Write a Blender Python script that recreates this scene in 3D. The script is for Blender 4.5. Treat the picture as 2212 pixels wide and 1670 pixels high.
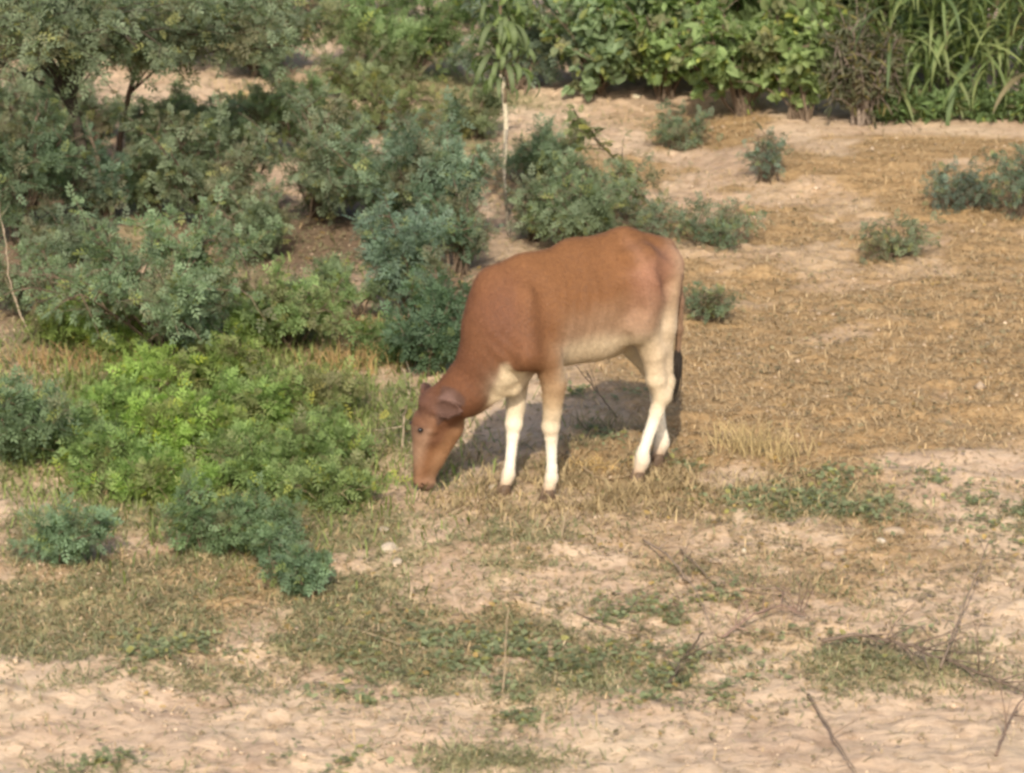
import bpy, math, random
import numpy as np
import openvdb

# ------------------------------------------------------------------ camera, light, exposure
sc = bpy.context.scene
for o in list(bpy.data.objects):
    bpy.data.objects.remove(o)
COL = sc.collection
CAM_LOC = np.array([0.0, -15.17, 5.08])
PITCH = math.radians(17.0)
IW, IH, FPX = 2211.0, 1670.0, 8000.0          # picture size the positions below were measured in, focal length in those units
cam_d = bpy.data.cameras.new('camera')
cam = bpy.data.objects.new('camera', cam_d)
COL.objects.link(cam)
cam.location = CAM_LOC
cam.rotation_euler = (math.pi / 2 - PITCH, 0, 0)
cam_d.sensor_fit = 'HORIZONTAL'
cam_d.sensor_width = 36.0
cam_d.lens = 36.0 * FPX / IW
cam_d.clip_start = 0.5
cam_d.clip_end = 2000
cam_d.dof.use_dof = True
cam_d.dof.focus_distance = 15.9
cam_d.dof.aperture_fstop = 4.5
sc.camera = cam

SUN_DIR = np.array([0.04, 0.86, -0.70])
SUN_DIR /= np.linalg.norm(SUN_DIR)
elev = math.asin(-SUN_DIR[2])
world = bpy.data.worlds.new('World')
sc.world = world
world.use_nodes = True
wn = world.node_tree
wn.nodes.clear()
sky = wn.nodes.new('ShaderNodeTexSky')
sky.sky_type = 'NISHITA'
sky.sun_disc = False
sky.sun_elevation = elev
sky.sun_rotation = math.atan2(-SUN_DIR[0], -SUN_DIR[1])
sky.dust_density = 3.0
bg = wn.nodes.new('ShaderNodeBackground')
bg.inputs['Strength'].default_value = 0.15
wo = wn.nodes.new('ShaderNodeOutputWorld')
wn.links.new(sky.outputs[0], bg.inputs[0])
wn.links.new(bg.outputs[0], wo.inputs[0])
sun_d = bpy.data.lights.new('sun', 'SUN')
sun_d.energy = 3.6
sun_d.angle = math.radians(0.9)
sun_d.color = (1.0, 0.92, 0.80)
sun = bpy.data.objects.new('sun', sun_d)
COL.objects.link(sun)
from mathutils import Vector, Matrix
sun.rotation_euler = Vector(SUN_DIR).to_track_quat('-Z', 'Y').to_euler()
sun.location = (-4, -8, 9)
sc.view_settings.view_transform = 'Standard'
sc.view_settings.look = 'None'
sc.view_settings.exposure = 0.48
sc.view_settings.gamma = 1.0
sc.view_settings.use_curve_mapping = False
sc.render.engine = 'CYCLES'
sc.cycles.use_denoising = True
sc.cycles.max_bounces = 6
sc.cycles.filter_width = 3.0

# ------------------------------------------------------------------ helpers
FW = np.array([0, math.cos(PITCH), -math.sin(PITCH)])
UP = np.array([0, math.sin(PITCH), math.cos(PITCH)])
RT = np.array([1.0, 0, 0])

def _hash(ix, iy, seed):
    n = (ix.astype(np.int64) * 374761393 + iy.astype(np.int64) * 668265263 + seed * 1442695041) & 0x7fffffff
    n = ((n ^ (n >> 13)) * 1274126177) & 0x7fffffff
    n = (n ^ (n >> 16)) & 0x7fffffff
    return (n % 100003) / 100003.0

def vnoise(x, y, seed=0):
    ix = np.floor(x); iy = np.floor(y)
    fx = x - ix; fy = y - iy
    fx = fx * fx * fx * (fx * (fx * 6 - 15) + 10); fy = fy * fy * fy * (fy * (fy * 6 - 15) + 10)
    a = _hash(ix, iy, seed); b = _hash(ix + 1, iy, seed); c = _hash(ix, iy + 1, seed); d = _hash(ix + 1, iy + 1, seed)
    return (a + (b - a) * fx) * (1 - fy) + (c + (d - c) * fx) * fy

def fbm(x, y, freq, octv=4, seed=0):
    s = 0.0; a = 0.5; t = 0.0
    for i in range(octv):
        s = s + a * vnoise(x * freq + 17.3 * i, y * freq - 9.1 * i, seed + i); t += a
        a *= 0.5; freq *= 2.03
    return s / t

def sstep(x, a, b):
    t = np.clip((x - a) / (b - a), 0, 1)
    return t * t * (3 - 2 * t)

def terrain(x, y):
    x = np.asarray(x, float); y = np.asarray(y, float)
    far = np.exp(-((np.maximum(np.abs(x) - 5, 0)) / 6) ** 2)
    h = 0.10 * (fbm(x, y, 0.5, 3, 3) - 0.5) + 0.050 * (fbm(x, y, 2.2, 3, 5) - 0.5)
    h = h + 0.035 * (fbm(x, y, 7.0, 4, 8) - 0.5)
    near_cow = np.exp(-(((x - 0.3) / 0.7) ** 2 + ((y + 0.05) / 0.5) ** 2))
    h = h * (1 - 0.85 * near_cow)
    r = sstep(x, 0.9, 1.7)
    h = h * (1 - .7 * r * sstep(y, 4.6, 5.6))
    h = h + (r * 0.10 * sstep(y, 4.9, 5.7) - sstep(x, 1.75, 2.6) * 0.15 * sstep(y, 6.55 + 0.04 * np.sin(x * 2.1), 7.4)) * far
    h = h - 0.10 * np.exp(-(((x + 1.5) / 0.5) ** 2 + ((y - 4.0) / 1.0) ** 2))
    return h

def ground_at(u, v):
    """world point on the ground seen at picture position (u, v)"""
    d = FW + RT * (u - IW / 2) / FPX - UP * (v - IH / 2) / FPX
    z = 0.0
    for _ in range(6):
        P = CAM_LOC + d * ((z - CAM_LOC[2]) / d[2])
        z = float(terrain(P[0], P[1]))
    return np.array([P[0], P[1], z])

def picture_uv(x, y, z=0.0):
    dx = x - CAM_LOC[0]; dy = y - CAM_LOC[1]; dz = z - CAM_LOC[2]
    w = dy * FW[1] + dz * FW[2]
    return IW / 2 + FPX * dx / w, IH / 2 - FPX * (dy * UP[1] + dz * UP[2]) / w

def metres_per_unit(P):
    return float(np.dot(P - CAM_LOC, FW)) / FPX

def norm(a):
    return a / np.maximum(np.linalg.norm(a, axis=-1, keepdims=True), 1e-9)

def mesh_np(name, verts, faces, mat=None, cols=None, smooth=False, parent=None, loc=None):
    """faces: an (M,k) array, or a list of such arrays"""
    if isinstance(faces, np.ndarray):
        faces = [faces]
    faces = [np.asarray(f, np.int32) for f in faces if len(f)]
    me = bpy.data.meshes.new(name)
    verts = np.asarray(verts, np.float32)
    me.vertices.add(len(verts))
    me.vertices.foreach_set('co', verts.ravel())
    lv = np.concatenate([f.ravel() for f in faces])
    starts = []; off = 0
    for f in faces:
        starts.append(off + np.arange(len(f)) * f.shape[1]); off += f.size
    me.loops.add(len(lv))
    me.loops.foreach_set('vertex_index', lv)
    st = np.concatenate(starts).astype(np.int32)
    me.polygons.add(len(st))
    me.polygons.foreach_set('loop_start', st)
    me.update(calc_edges=True)
    me.validate()
    if smooth:
        me.polygons.foreach_set('use_smooth', np.ones(len(me.polygons), bool))
    if cols is not None:
        c = np.ones((len(verts), 4), np.float32); c[:, :3] = cols
        at = me.attributes.new('col', 'FLOAT_COLOR', 'POINT')
        at.data.foreach_set('color', c.ravel())
    if mat:
        me.materials.append(mat)
    o = bpy.data.objects.new(name, me)
    COL.objects.link(o)
    if parent is not None:
        o.parent = parent
    if loc is not None:
        o.location = loc
    return o

def empty(name, loc):
    o = bpy.data.objects.new(name, None)
    o.empty_display_size = 0.1
    COL.objects.link(o)
    o.location = [float(c) for c in loc]
    return o

def tag(o, label=None, cat=None, group=None, kind=None):
    if label: o['label'] = label
    if cat: o['category'] = cat
    if group: o['group'] = group
    if kind: o['kind'] = kind
    return o

# tubes -----------------------------------------------------------------
class Tubes:
    def __init__(self):
        self.v = []; self.f = []; self.c = []; self.n = 0
    def add(self, pts, r0, r1, sides=5, col=(1, 1, 1), cap=True):
        pts = np.asarray(pts, float); n = len(pts)
        tan = norm(np.gradient(pts, axis=0))
        ref = np.array([0.31, 0.22, 0.93])
        if abs(np.dot(norm(tan.mean(0)), ref)) > 0.9: ref = np.array([0.9, 0.3, 0.1])
        X = norm(np.cross(tan, ref)); Y = np.cross(tan, X)
        rr = (np.linspace(r0, r1, n) if not hasattr(r0, '__len__') else np.asarray(r0))[:, None, None]
        a = np.arange(sides) / sides * 2 * math.pi
        ring = X[:, None, :] * np.cos(a)[None, :, None] + Y[:, None, :] * np.sin(a)[None, :, None]
        V = pts[:, None, :] + ring * rr
        base = self.n
        self.v.append(V.reshape(-1, 3)); self.n += n * sides
        i = np.arange(n - 1)[:, None] * sides; j = np.arange(sides)[None, :]; jn = (j + 1) % sides
        self.f.append((base + np.stack([i + j, i + jn, i + sides + jn, i + sides + j], -1)).reshape(-1, 4))
        if cap:
            self.v.append(pts[[0, -1]] + tan[[0, -1]] * np.array([[-r0 if not hasattr(r0, '__len__') else -r0[0]], [r1 if r1 is not None else 0.0]]) * 0.3)
            c0, c1 = self.n, self.n + 1; self.n += 2
            jj = np.arange(sides); jm = (jj + 1) % sides
            self.f.append(np.stack([np.full(sides, c0), base + jm, base + jj, np.full(sides, c0)], -1)[:, :3])
            e = base + (n - 1) * sides
            self.f.append(np.stack([np.full(sides, c1), e + jj, e + jm], -1))
        self.c.append(np.tile(np.asarray(col, float), (n * sides + (2 if cap else 0), 1)))
    def build(self, name, mat, parent=None, loc=None, off=None):
        v = np.concatenate(self.v)
        if off is not None: v = v - np.asarray(off)
        q = [f for f in self.f if f.shape[1] == 4]; t = [f for f in self.f if f.shape[1] == 3]
        fs = ([np.concatenate(q)] if q else []) + ([np.concatenate(t)] if t else [])
        return mesh_np(name, v, fs, mat, np.concatenate(self.c), True, parent, loc)

def bezier(a, b, c, n=7):
    t = np.linspace(0, 1, n)[:, None]
    return (1 - t) ** 2 * a + 2 * t * (1 - t) * b + t * t * c

def wobble(pts, rng, amp):
    n = len(pts)
    w = rng.normal(0, amp, (n, 3)); w[0] = 0
    return pts + w * np.linspace(0.3, 1, n)[:, None]

# ------------------------------------------------------------------ materials
def nodes_of(name):
    m = bpy.data.materials.new(name)
    m.use_nodes = True
    nt = m.node_tree
    return m, nt, nt.nodes['Principled BSDF'], nt.nodes['Material Output']

def mat_attr(name, rough=0.7, spec=0.25, trans=0.0, noise=0.25, nscale=40.0, bump=0.0, bscale=80.0, tint=(1, 1, 1)):
    """colour from the per-piece 'col' attribute, varied by noise; optional translucency for leaves"""
    m, nt, pb, out = nodes_of(name)
    at = nt.nodes.new('ShaderNodeAttribute'); at.attribute_name = 'col'
    tc = nt.nodes.new('ShaderNodeTexCoord')
    nz = nt.nodes.new('ShaderNodeTexNoise'); nz.inputs['Scale'].default_value = nscale; nz.inputs['Detail'].default_value = 4
    nt.links.new(tc.outputs['Object'], nz.inputs['Vector'])
    mr = nt.nodes.new('ShaderNodeMapRange')
    mr.inputs['From Min'].default_value = 0.25; mr.inputs['From Max'].default_value = 0.75
    mr.inputs['To Min'].default_value = 1 - noise; mr.inputs['To Max'].default_value = 1 + noise
    nt.links.new(nz.outputs['Fac'], mr.inputs['Value'])
    mx = nt.nodes.new('ShaderNodeVectorMath'); mx.operation = 'SCALE'
    nt.links.new(at.outputs['Color'], mx.inputs[0]); nt.links.new(mr.outputs[0], mx.inputs['Scale'])
    nt.links.new(mx.outputs[0], pb.inputs['Base Color'])
    pb.inputs['Roughness'].default_value = rough
    pb.inputs['Specular IOR Level'].default_value = spec
    if bump > 0:
        n2 = nt.nodes.new('ShaderNodeTexNoise'); n2.inputs['Scale'].default_value = bscale; n2.inputs['Detail'].default_value = 5
        nt.links.new(tc.outputs['Object'], n2.inputs['Vector'])
        bp = nt.nodes.new('ShaderNodeBump'); bp.inputs['Strength'].default_value = bump; bp.inputs['Distance'].default_value = 0.01
        nt.links.new(n2.outputs['Fac'], bp.inputs['Height']); nt.links.new(bp.outputs[0], pb.inputs['Normal'])
    if trans > 0:
        tr = nt.nodes.new('ShaderNodeBsdfTranslucent')
        sc2 = nt.nodes.new('ShaderNodeVectorMath'); sc2.operation = 'MULTIPLY'; sc2.inputs[1].default_value = (1.15, 1.25, 0.6)
        nt.links.new(mx.outputs[0], sc2.inputs[0]); nt.links.new(sc2.outputs[0], tr.inputs['Color'])
        ms = nt.nodes.new('ShaderNodeMixShader'); ms.inputs[0].default_value = trans
        nt.links.new(pb.outputs[0], ms.inputs[1]); nt.links.new(tr.outputs[0], ms.inputs[2])
        nt.links.new(ms.outputs[0], out.inputs['Surface'])
    return m

M_leaf = mat_attr('leaf', 0.6, 0.3, 0.45, 0.22, 9.0)
M_bark = mat_attr('bark', 0.9, 0.1, 0.0, 0.35, 60.0, 0.5, 120.0)
M_straw = mat_attr('straw', 0.8, 0.15, 0.15, 0.2, 15.0)
M_stone = mat_attr('stone', 0.9, 0.15, 0.0, 0.25, 30.0, 0.6, 60.0)
M_coat = mat_attr('coat', 0.7, 0.15, 0.0, 0.13, 70.0, 0.4, 200.0)
M_hair = mat_attr('hair', 0.6, 0.25, 0.0, 0.10, 40.0)
M_hoof = mat_attr('horn', 0.6, 0.2, 0.0, 0.25, 60.0)

# ------------------------------------------------------------------ ground zones (what grows where)
def zones(x, y):
    """green growth and dry straw cover of the ground, 0..1, at world points"""
    u, v = picture_uv(x, y)
    n1 = fbm(x, y, 1.6, 4, 21); n2 = fbm(x, y, 3.1, 4, 31); n3 = fbm(x, y, 0.7, 3, 41)
    def blob(cu, cv, ru, rv): return np.exp(-(((u - cu) / ru) ** 2 + ((v - cv) / rv) ** 2))
    g = 0.95 * blob(900, 1330, 800, 130) + 0.8 * blob(150, 1330, 500, 150) + 1.3 * blob(450, 930, 400, 190) \
        + 0.6 * blob(1350, 1400, 300, 110) + 0.5 * blob(1700, 1090, 330, 50) + 0.6 * blob(2150, 1120, 120, 45) \
        + 0.5 * blob(1050, 1640, 160, 30) + 0.5 * blob(250, 1660, 170, 25) + 0.35 * blob(900, 330, 500, 180) + 0.8 * blob(900, 215, 190, 55) + 0.35 * blob(300, 600, 400, 250) \
        + 0.35 * blob(1950, 1420, 250, 60) + 0.25 * blob(1050, 1180, 250, 60)
    s = 1.35 * blob(1900, 640, 560, 270) + .5 * blob(1800, 400, 500, 90) + 0.8 * blob(150, 770, 200, 90) + 0.8 * blob(760, 760, 140, 90) \
        + 0.7 * blob(1620, 940, 160, 60) + 0.5 * blob(1350, 1010, 200, 60) + 0.5 * blob(800, 1300, 900, 160) + 0.4 * blob(1650, 280, 300, 60) \
        + 0.35 * blob(1200, 380, 250, 90) + 0.3 * blob(1900, 1150, 400, 200) + 0.4 * blob(1480, 640, 200, 150)
    s = s * (1 - .85 * sstep(-v, -345, -318) * sstep(u, 1600, 1720))
    g = np.clip(g * (0.15 + 1.7 * sstep(0.6 * n1 + 0.4 * n2, 0.36, 0.62)), 0, 1)
    s = np.clip(s * (0.35 + 1.3 * sstep(0.5 * n2 + 0.5 * n3, 0.35, 0.62)), 0, 1)
    d = 0.9 * blob(660, 500, 260, 90) + 0.9 * blob(380, 700, 260, 80) + 0.9 * blob(70, 560, 160, 170) + .5 * blob(960, 640, 160, 140) + .5 * blob(230, 380, 200, 90) + .55 * blob(1150, 430, 90, 110) + .9 * blob(90, 235, 110, 70)  # leaf litter, plus shade under the left shrubs painted as brown ground
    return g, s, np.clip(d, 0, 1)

# ------------------------------------------------------------------ ground
def axis(lo, hi, step, far):
    core = np.arange(lo, hi + 1e-6, step)
    a = []; d = step * 2; p = hi
    while p < far:
        p += d; d *= 1.35; a.append(p)
    b = []; d = step * 2; p = lo
    while p > -far:
        p -= d; d *= 1.35; b.append(p)
    return np.concatenate([b[::-1], core, a])

gx = axis(-4.2, 4.2, 0.022, 400.0)
gy = axis(-4.2, 11.5, 0.030, 400.0)
X, Y = np.meshgrid(gx, gy)
Z = terrain(X, Y)
micro = 0.032 * (fbm(X, Y, 16, 3, 51) - 0.5) + 0.070 * np.maximum(fbm(X, Y, 5.5, 3, 61) - 0.56, 0)
cowm = np.exp(-(((X - 0.3) / 0.6) ** 2 + ((Y + 0.05) / 0.4) ** 2))
Z = Z + micro * (1 - 0.6 * cowm) * (1 - .7 * sstep(X, .9, 1.7) * sstep(Y, 4.6, 5.6))
nx, ny = len(gx), len(gy)
V = np.stack([X, Y, Z], -1).reshape(-1, 3)
ii = (np.arange(ny - 1)[:, None] * nx + np.arange(nx - 1)[None, :]).ravel()
Fq = np.stack([ii, ii + 1, ii + nx + 1, ii + nx], -1)
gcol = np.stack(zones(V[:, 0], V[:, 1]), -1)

mg, nt, pb, out = nodes_of('sandy_soil')
at = nt.nodes.new('ShaderNodeAttribute'); at.attribute_name = 'col'
sep = nt.nodes.new('ShaderNodeSeparateColor'); nt.links.new(at.outputs['Color'], sep.inputs[0])
tc = nt.nodes.new('ShaderNodeTexCoord')
def noise_node(scale, det=6, rough=0.6):
    n = nt.nodes.new('ShaderNodeTexNoise'); n.inputs['Scale'].default_value = scale; n.inputs['Detail'].default_value = det
    n.inputs['Roughness'].default_value = rough; nt.links.new(tc.outputs['Object'], n.inputs['Vector']); return n
def ramp(src, stops):
    r = nt.nodes.new('ShaderNodeValToRGB'); e = r.color_ramp.elements
    while len(e) < len(stops): e.new(0.5)
    for k, (p, c) in enumerate(stops):
        e[k].position = p; e[k].color = (*c, 1)
    nt.links.new(src, r.inputs[0]); return r
def mixc(fac, a, b, t='MIX'):
    m = nt.nodes.new('ShaderNodeMix'); m.data_type = 'RGBA'; m.blend_type = t
    if hasattr(fac, 'is_linked'): nt.links.new(fac, m.inputs[0])
    else: m.inputs[0].default_value = fac
    nt.links.new(a, m.inputs[6]); nt.links.new(b, m.inputs[7]); return m.outputs[2]
nA = noise_node(1.3); nB = noise_node(9.0); nC = noise_node(45.0); nD = noise_node(160.0, 3)
sand = ramp(nA.outputs['Fac'], [(0.3, (0.41, 0.29, 0.20)), (0.5, (0.50, 0.37, 0.255)), (0.7, (0.53, 0.41, 0.28))]).outputs[0]
sand2 = ramp(nB.outputs['Fac'], [(0.32, (0.70, 0.66, 0.60)), (0.5, (1, 1, 1)), (0.7, (1.08, 1.06, 1.0))]).outputs[0]
sand = mixc(0.85, sand, sand2, 'MULTIPLY')
lit = ramp(nB.outputs['Fac'], [(0.3, (0.19, 0.16, 0.085)), (0.55, (0.28, 0.235, 0.125)), (0.75, (0.34, 0.275, 0.155))]).outputs[0]
stw = ramp(nC.outputs['Fac'], [(0.3, (0.24, 0.155, 0.075)), (0.6, (0.37, 0.25, 0.125)), (0.8, (0.42, 0.30, 0.16))]).outputs[0]
def thresh(src, nz, lo, hi):
    a = nt.nodes.new('ShaderNodeMath'); a.operation = 'ADD'; nt.links.new(src, a.inputs[0]); nt.links.new(nz, a.inputs[1])
    m = nt.nodes.new('ShaderNodeMapRange'); m.interpolation_type = 'SMOOTHSTEP'
    m.inputs['From Min'].default_value = lo; m.inputs['From Max'].default_value = hi; nt.links.new(a.outputs[0], m.inputs['Value']); return m.outputs[0]
mpE = nt.nodes.new('ShaderNodeMapping'); mpE.inputs['Scale'].default_value = (1.6, 5.0, 1.0); nt.links.new(tc.outputs['Object'], mpE.inputs['Vector'])
nE = nt.nodes.new('ShaderNodeTexNoise'); nE.inputs['Scale'].default_value = 2.6; nE.inputs['Detail'].default_value = 7; nE.inputs['Roughness'].default_value = .68
nt.links.new(mpE.outputs[0], nE.inputs['Vector'])
streak = ramp(nE.outputs['Fac'], [(0.32, (0.58, 0.54, 0.50)), (0.47, (0.92, 0.90, 0.88)), (0.62, (1.15, 1.14, 1.12))]).outputs[0]
stw = mixc(0.9, stw, streak, 'MULTIPLY')
sand = mixc(0.35, sand, streak, 'MULTIPLY')
c1 = mixc(thresh(sep.outputs[1], nC.outputs['Fac'], 0.6, 1.25), sand, stw)
c2 = mixc(thresh(sep.outputs[0], nC.outputs['Fac'], 0.65, 1.3), c1, lit)
duff_shade = ramp(nC.outputs['Fac'], [(0.3, (0.10, 0.07, 0.045)), (0.7, (0.22, 0.155, 0.10))]).outputs[0]  # litter brown that also paints in the shade beneath the shrubs
c2 = mixc(thresh(sep.outputs[2], nB.outputs['Fac'], 0.6, 1.2), c2, duff_shade)
fine = ramp(nD.outputs['Fac'], [(0.3, (0.82, 0.80, 0.78)), (0.6, (1.05, 1.05, 1.05))]).outputs[0]
c3 = mixc(0.7, c2, fine, 'MULTIPLY')
nt.links.new(c3, pb.inputs['Base Color'])
pb.inputs['Roughness'].default_value = 0.95
pb.inputs['Specular IOR Level'].default_value = 0.1
bp = nt.nodes.new('ShaderNodeBump'); bp.inputs['Strength'].default_value = 0.8; bp.inputs['Distance'].default_value = 0.03
nt.links.new(nE.outputs['Fac'], bp.inputs['Height'])
bp2 = nt.nodes.new('ShaderNodeBump'); bp2.inputs['Strength'].default_value = 0.4; bp2.inputs['Distance'].default_value = 0.004
nt.links.new(nD.outputs['Fac'], bp2.inputs['Height']); nt.links.new(bp.outputs[0], bp2.inputs['Normal'])
nt.links.new(bp2.outputs[0], pb.inputs['Normal'])
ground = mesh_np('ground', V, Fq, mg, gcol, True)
tag(ground, 'sandy tan ground with patches of dry grass and litter', 'ground', kind='structure')

# ------------------------------------------------------------------ calf
YAW = math.radians(32)
COW = np.array([0.34, -0.02, 0.0])
PR = []     # (A, ra, B, rb, sy, k, colour, carve)
BR = (0.176, 0.079, 0.031); BRD = (0.128, 0.053, 0.024); TAN = (0.25, 0.145, 0.075); BUFF = (0.38, 0.265, 0.15)
CREAM = (0.56, 0.46, 0.32); WHITE = (0.74, 0.66, 0.52); FACE = (0.20, 0.088, 0.038); DARK = (0.07, 0.05, 0.035); PINK = (0.15, 0.088, 0.068)
def P(A, ra, B, rb, sy=1.0, k=0.05, col=BR):
    PR.append((np.array(A, float), ra, np.array(B, float), rb, sy, k, np.array(col)))
# trunk
P((.40, 0, .765), .195, (.24, 0, .805), .222, .66, .05, BR)
P((.24, 0, .815), .212, (.04, 0, .825), .222, .67, .05, BR)
P((.04, 0, .825), .222, (-.13, 0, .865), .200, .66, .05, BR)
P((-.13, 0, .865), .200, (-.28, 0, .905), .135, .80, .06, BR)
# spine ridge and withers
P((.47, 0, .960), .080, (.36, 0, 1.005), .055, .75, .08, BR)
P((.36, 0, 1.005), .050, (.10, 0, 1.045), .045, .8, .08, BR)
P((.10, 0, 1.045), .045, (-.16, 0, 1.066), .045, .9, .08, BR)
P((-.16, 0, 1.066), .045, (-.37, 0, 1.005), .045, 1.0, .06, BR)
# hooks and pins
for sgn in (1, -1):
    P((-.115, .130 * sgn, 1.030), .028, (-.185, .115 * sgn, 1.030), .036, 1, .075, BR)
    P((-.345, .070 * sgn, .985), .040, (-.375, .070 * sgn, .960), .034, 1, .05, (0.27, 0.14, 0.08))
    # shoulder blade
    P((.40, .105 * sgn, .93), .035, (.43, .125 * sgn, .70), .060, 1, .06, BR)
    P((.43, .120 * sgn, .70), .060, (.30, .112 * sgn, .65), .060, 1, .07, BR)
    # thigh
    P((-.20, .095 * sgn, .92), .115, (-.15, .115 * sgn, .73), .085, 1, .06, (0.225, 0.11, 0.064))
    P((-.31, .085 * sgn, .92), .075, (-.29, .095 * sgn, .70), .065, 1, .06, (0.28, 0.155, 0.09))
# belly
P((.22, 0, .675), .080, (-.02, 0, .685), .100, 1.0, .07, BUFF)
P((.0, 0, .685), .095, (-.13, 0, .715), .07, 1.0, .06, CREAM)
P((-.10, 0, .600), .03, (-.16, 0, .600), .022, .8, .05, CREAM)
# neck, bending down and to the calf's right
P((.42, 0, .80), .178, (.482, -.03, .665), .132, .70, .06, BRD)
P((.482, -.03, .665), .132, (.582, -.085, .505), .098, .72, .05, BRD)
P((.582, -.085, .505), .098, (.660, -.135, .435), .088, .85, .05, BRD)
P((.48, -.005, .945), .078, (.545, -.03, .80), .050, .8, .08, BRD)
# brisket and dewlap
P((.445, 0, .600), .088, (.37, 0, .585), .070, .85, .035, CREAM)
P((.465, -.005, .540), .048, (.40, 0, .522), .048, .75, .022, CREAM)
P((.46, -.02, .49), .030, (.53, -.10, .395), .018, .5, .04, BUFF)
# head
P((.685, -.145, .430), .072, (.705, -.175, .335), .066, .92, .04, (0.165, 0.075, 0.045))
P((.724, -.175, .345), .056, (.706, -.245, .095), .031, 1.0, .03, FACE)
P((.615, -.160, .330), .066, (.650, -.215, .190), .046, .85, .05, (0.28, 0.145, 0.07))
P((.655, -.215, .200), .042, (.668, -.245, .085), .028, .95, .03, (0.32, 0.185, 0.10))
P((.696, -.250, .078), .035, (.672, -.252, .058), .032, 1.1, .02, (0.29, 0.18, 0.12))
for sgn, dl in ((1, .058), (-1, -.052)):
    P((.722, -.165 + dl, .385), .020, (.728, -.175 + dl, .355), .018, 1, .03, FACE)       # brow
# fore legs
def leg(pts, cols, k=.012):
    for i in range(len(pts) - 1):
        (a, ra), (b, rb) = pts[i], pts[i + 1]
        P(a, ra, b, rb, 1.0, k, cols[i])
leg([((.30, .110, .66), .066), ((.258, .105, .53), .053), ((.258, .092, .40), .037), ((.262, .086, .335), .036), ((.258, .084, .285), .025),
     ((.252, .080, .150), .0205), ((.253, .080, .105), .0265), ((.268, .080, .050), .024)],
    [TAN, BUFF, CREAM, CREAM, WHITE, WHITE, (.42, .30, .19)])
leg([((.36, -.110, .64), .070), ((.315, -.100, .52), .054), ((.325, -.092, .39), .039), ((.338, -.086, .315), .036), ((.345, -.084, .265), .025),
     ((.362, -.080, .135), .0205), ((.368, -.080, .098), .0265), ((.388, -.080, .045), .024)],
    [BUFF, CREAM, CREAM, WHITE, WHITE, WHITE, (.42, .30, .19)])
# hind legs
def hind(sgn, hk, ft, toe):
    leg([((-.175, .115 * sgn, .74), .078), ((-.240, .108 * sgn, .60), .054), ((hk[0] + .035, .098 * sgn, hk[1] + .08), .037), ((hk[0], .092 * sgn, hk[1]), .034),
         ((hk[0] + .25 * (ft[0] - hk[0]), .090 * sgn, hk[1] + .25 * (ft[1] - hk[1])), .027), ((ft[0], .082 * sgn, ft[1] + .03), .0225), ((ft[0], .082 * sgn, ft[1]), .028), ((toe, .082 * sgn, .045), .025)],
        [(0.36, .24, .14), CREAM, CREAM, CREAM, WHITE, WHITE, (.36, .25, .16)], .02)
    P((-.29, .095 * sgn, .70), .055, (hk[0] - .035, .092 * sgn, hk[1] + .075), .018, 1, .04, CREAM)
    P((hk[0] - .042, .092 * sgn, hk[1] + .055), .020, (hk[0] - .02, .092 * sgn, hk[1] - .01), .022, 1, .03, CREAM)
hind(1, (-.300, .385), (-.212, .105), -.190)
hind(-1, (-.395, .375), (-.425, .100), -.405)
# tail
tp = [(-.365, 0, 1.005), (-.405, .005, .965), (-.430, .01, .88), (-.440, .015, .76), (-.437, .02, .64), (-.430, .02, .54)]
tr = [.036, .030, .022, .017, .014, .011]
for i in range(5):
    P(tp[i], tr[i], tp[i + 1], tr[i + 1], 1, .025, (0.24, 0.14, 0.085) if i < 3 else (0.20, 0.12, 0.07))

def cone_dist(p, A, ra, B, rb, sy):
    q = p.copy(); q[..., 1] = q[..., 1] / sy
    a = A.copy(); b = B.copy(); a[1] /= sy; b[1] /= sy
    ab = b - a
    t = np.clip(((q - a) @ ab) / (ab @ ab), 0, 1)
    d = np.sqrt(((q - a - t[..., None] * ab) ** 2).sum(-1)) - (ra + t * (rb - ra))
    return d * min(1.0, sy ** 0.5)

VX = 0.0065
lo = np.array([-.56, -.42, -.02]); hi = np.array([.92, .30, 1.20])
dims = np.ceil((hi - lo) / VX).astype(int)
D = np.full(dims, 0.12, np.float32)
def region(A, B, r):
    i0 = np.clip(np.floor((np.minimum(A, B) - r - lo) / VX).astype(int), 0, dims); i1 = np.clip(np.ceil((np.maximum(A, B) + r - lo) / VX).astype(int), 0, dims)
    ax = [lo[k] + VX * np.arange(i0[k], i1[k]) for k in range(3)]
    return tuple(slice(i0[k], i1[k]) for k in range(3)), np.stack(np.meshgrid(*ax, indexing='ij'), -1)
for A, ra, B, rb, sy, k, col in PR:
    sl, pts = region(A, B, max(ra, rb) * max(1, sy) + k + 0.02)
    d = cone_dist(pts, A, ra, B, rb, sy); e = D[sl]
    h = np.clip(0.5 + 0.5 * (e - d) / k, 0, 1)
    D[sl] = e * (1 - h) + d * h - k * h * (1 - h)
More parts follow.
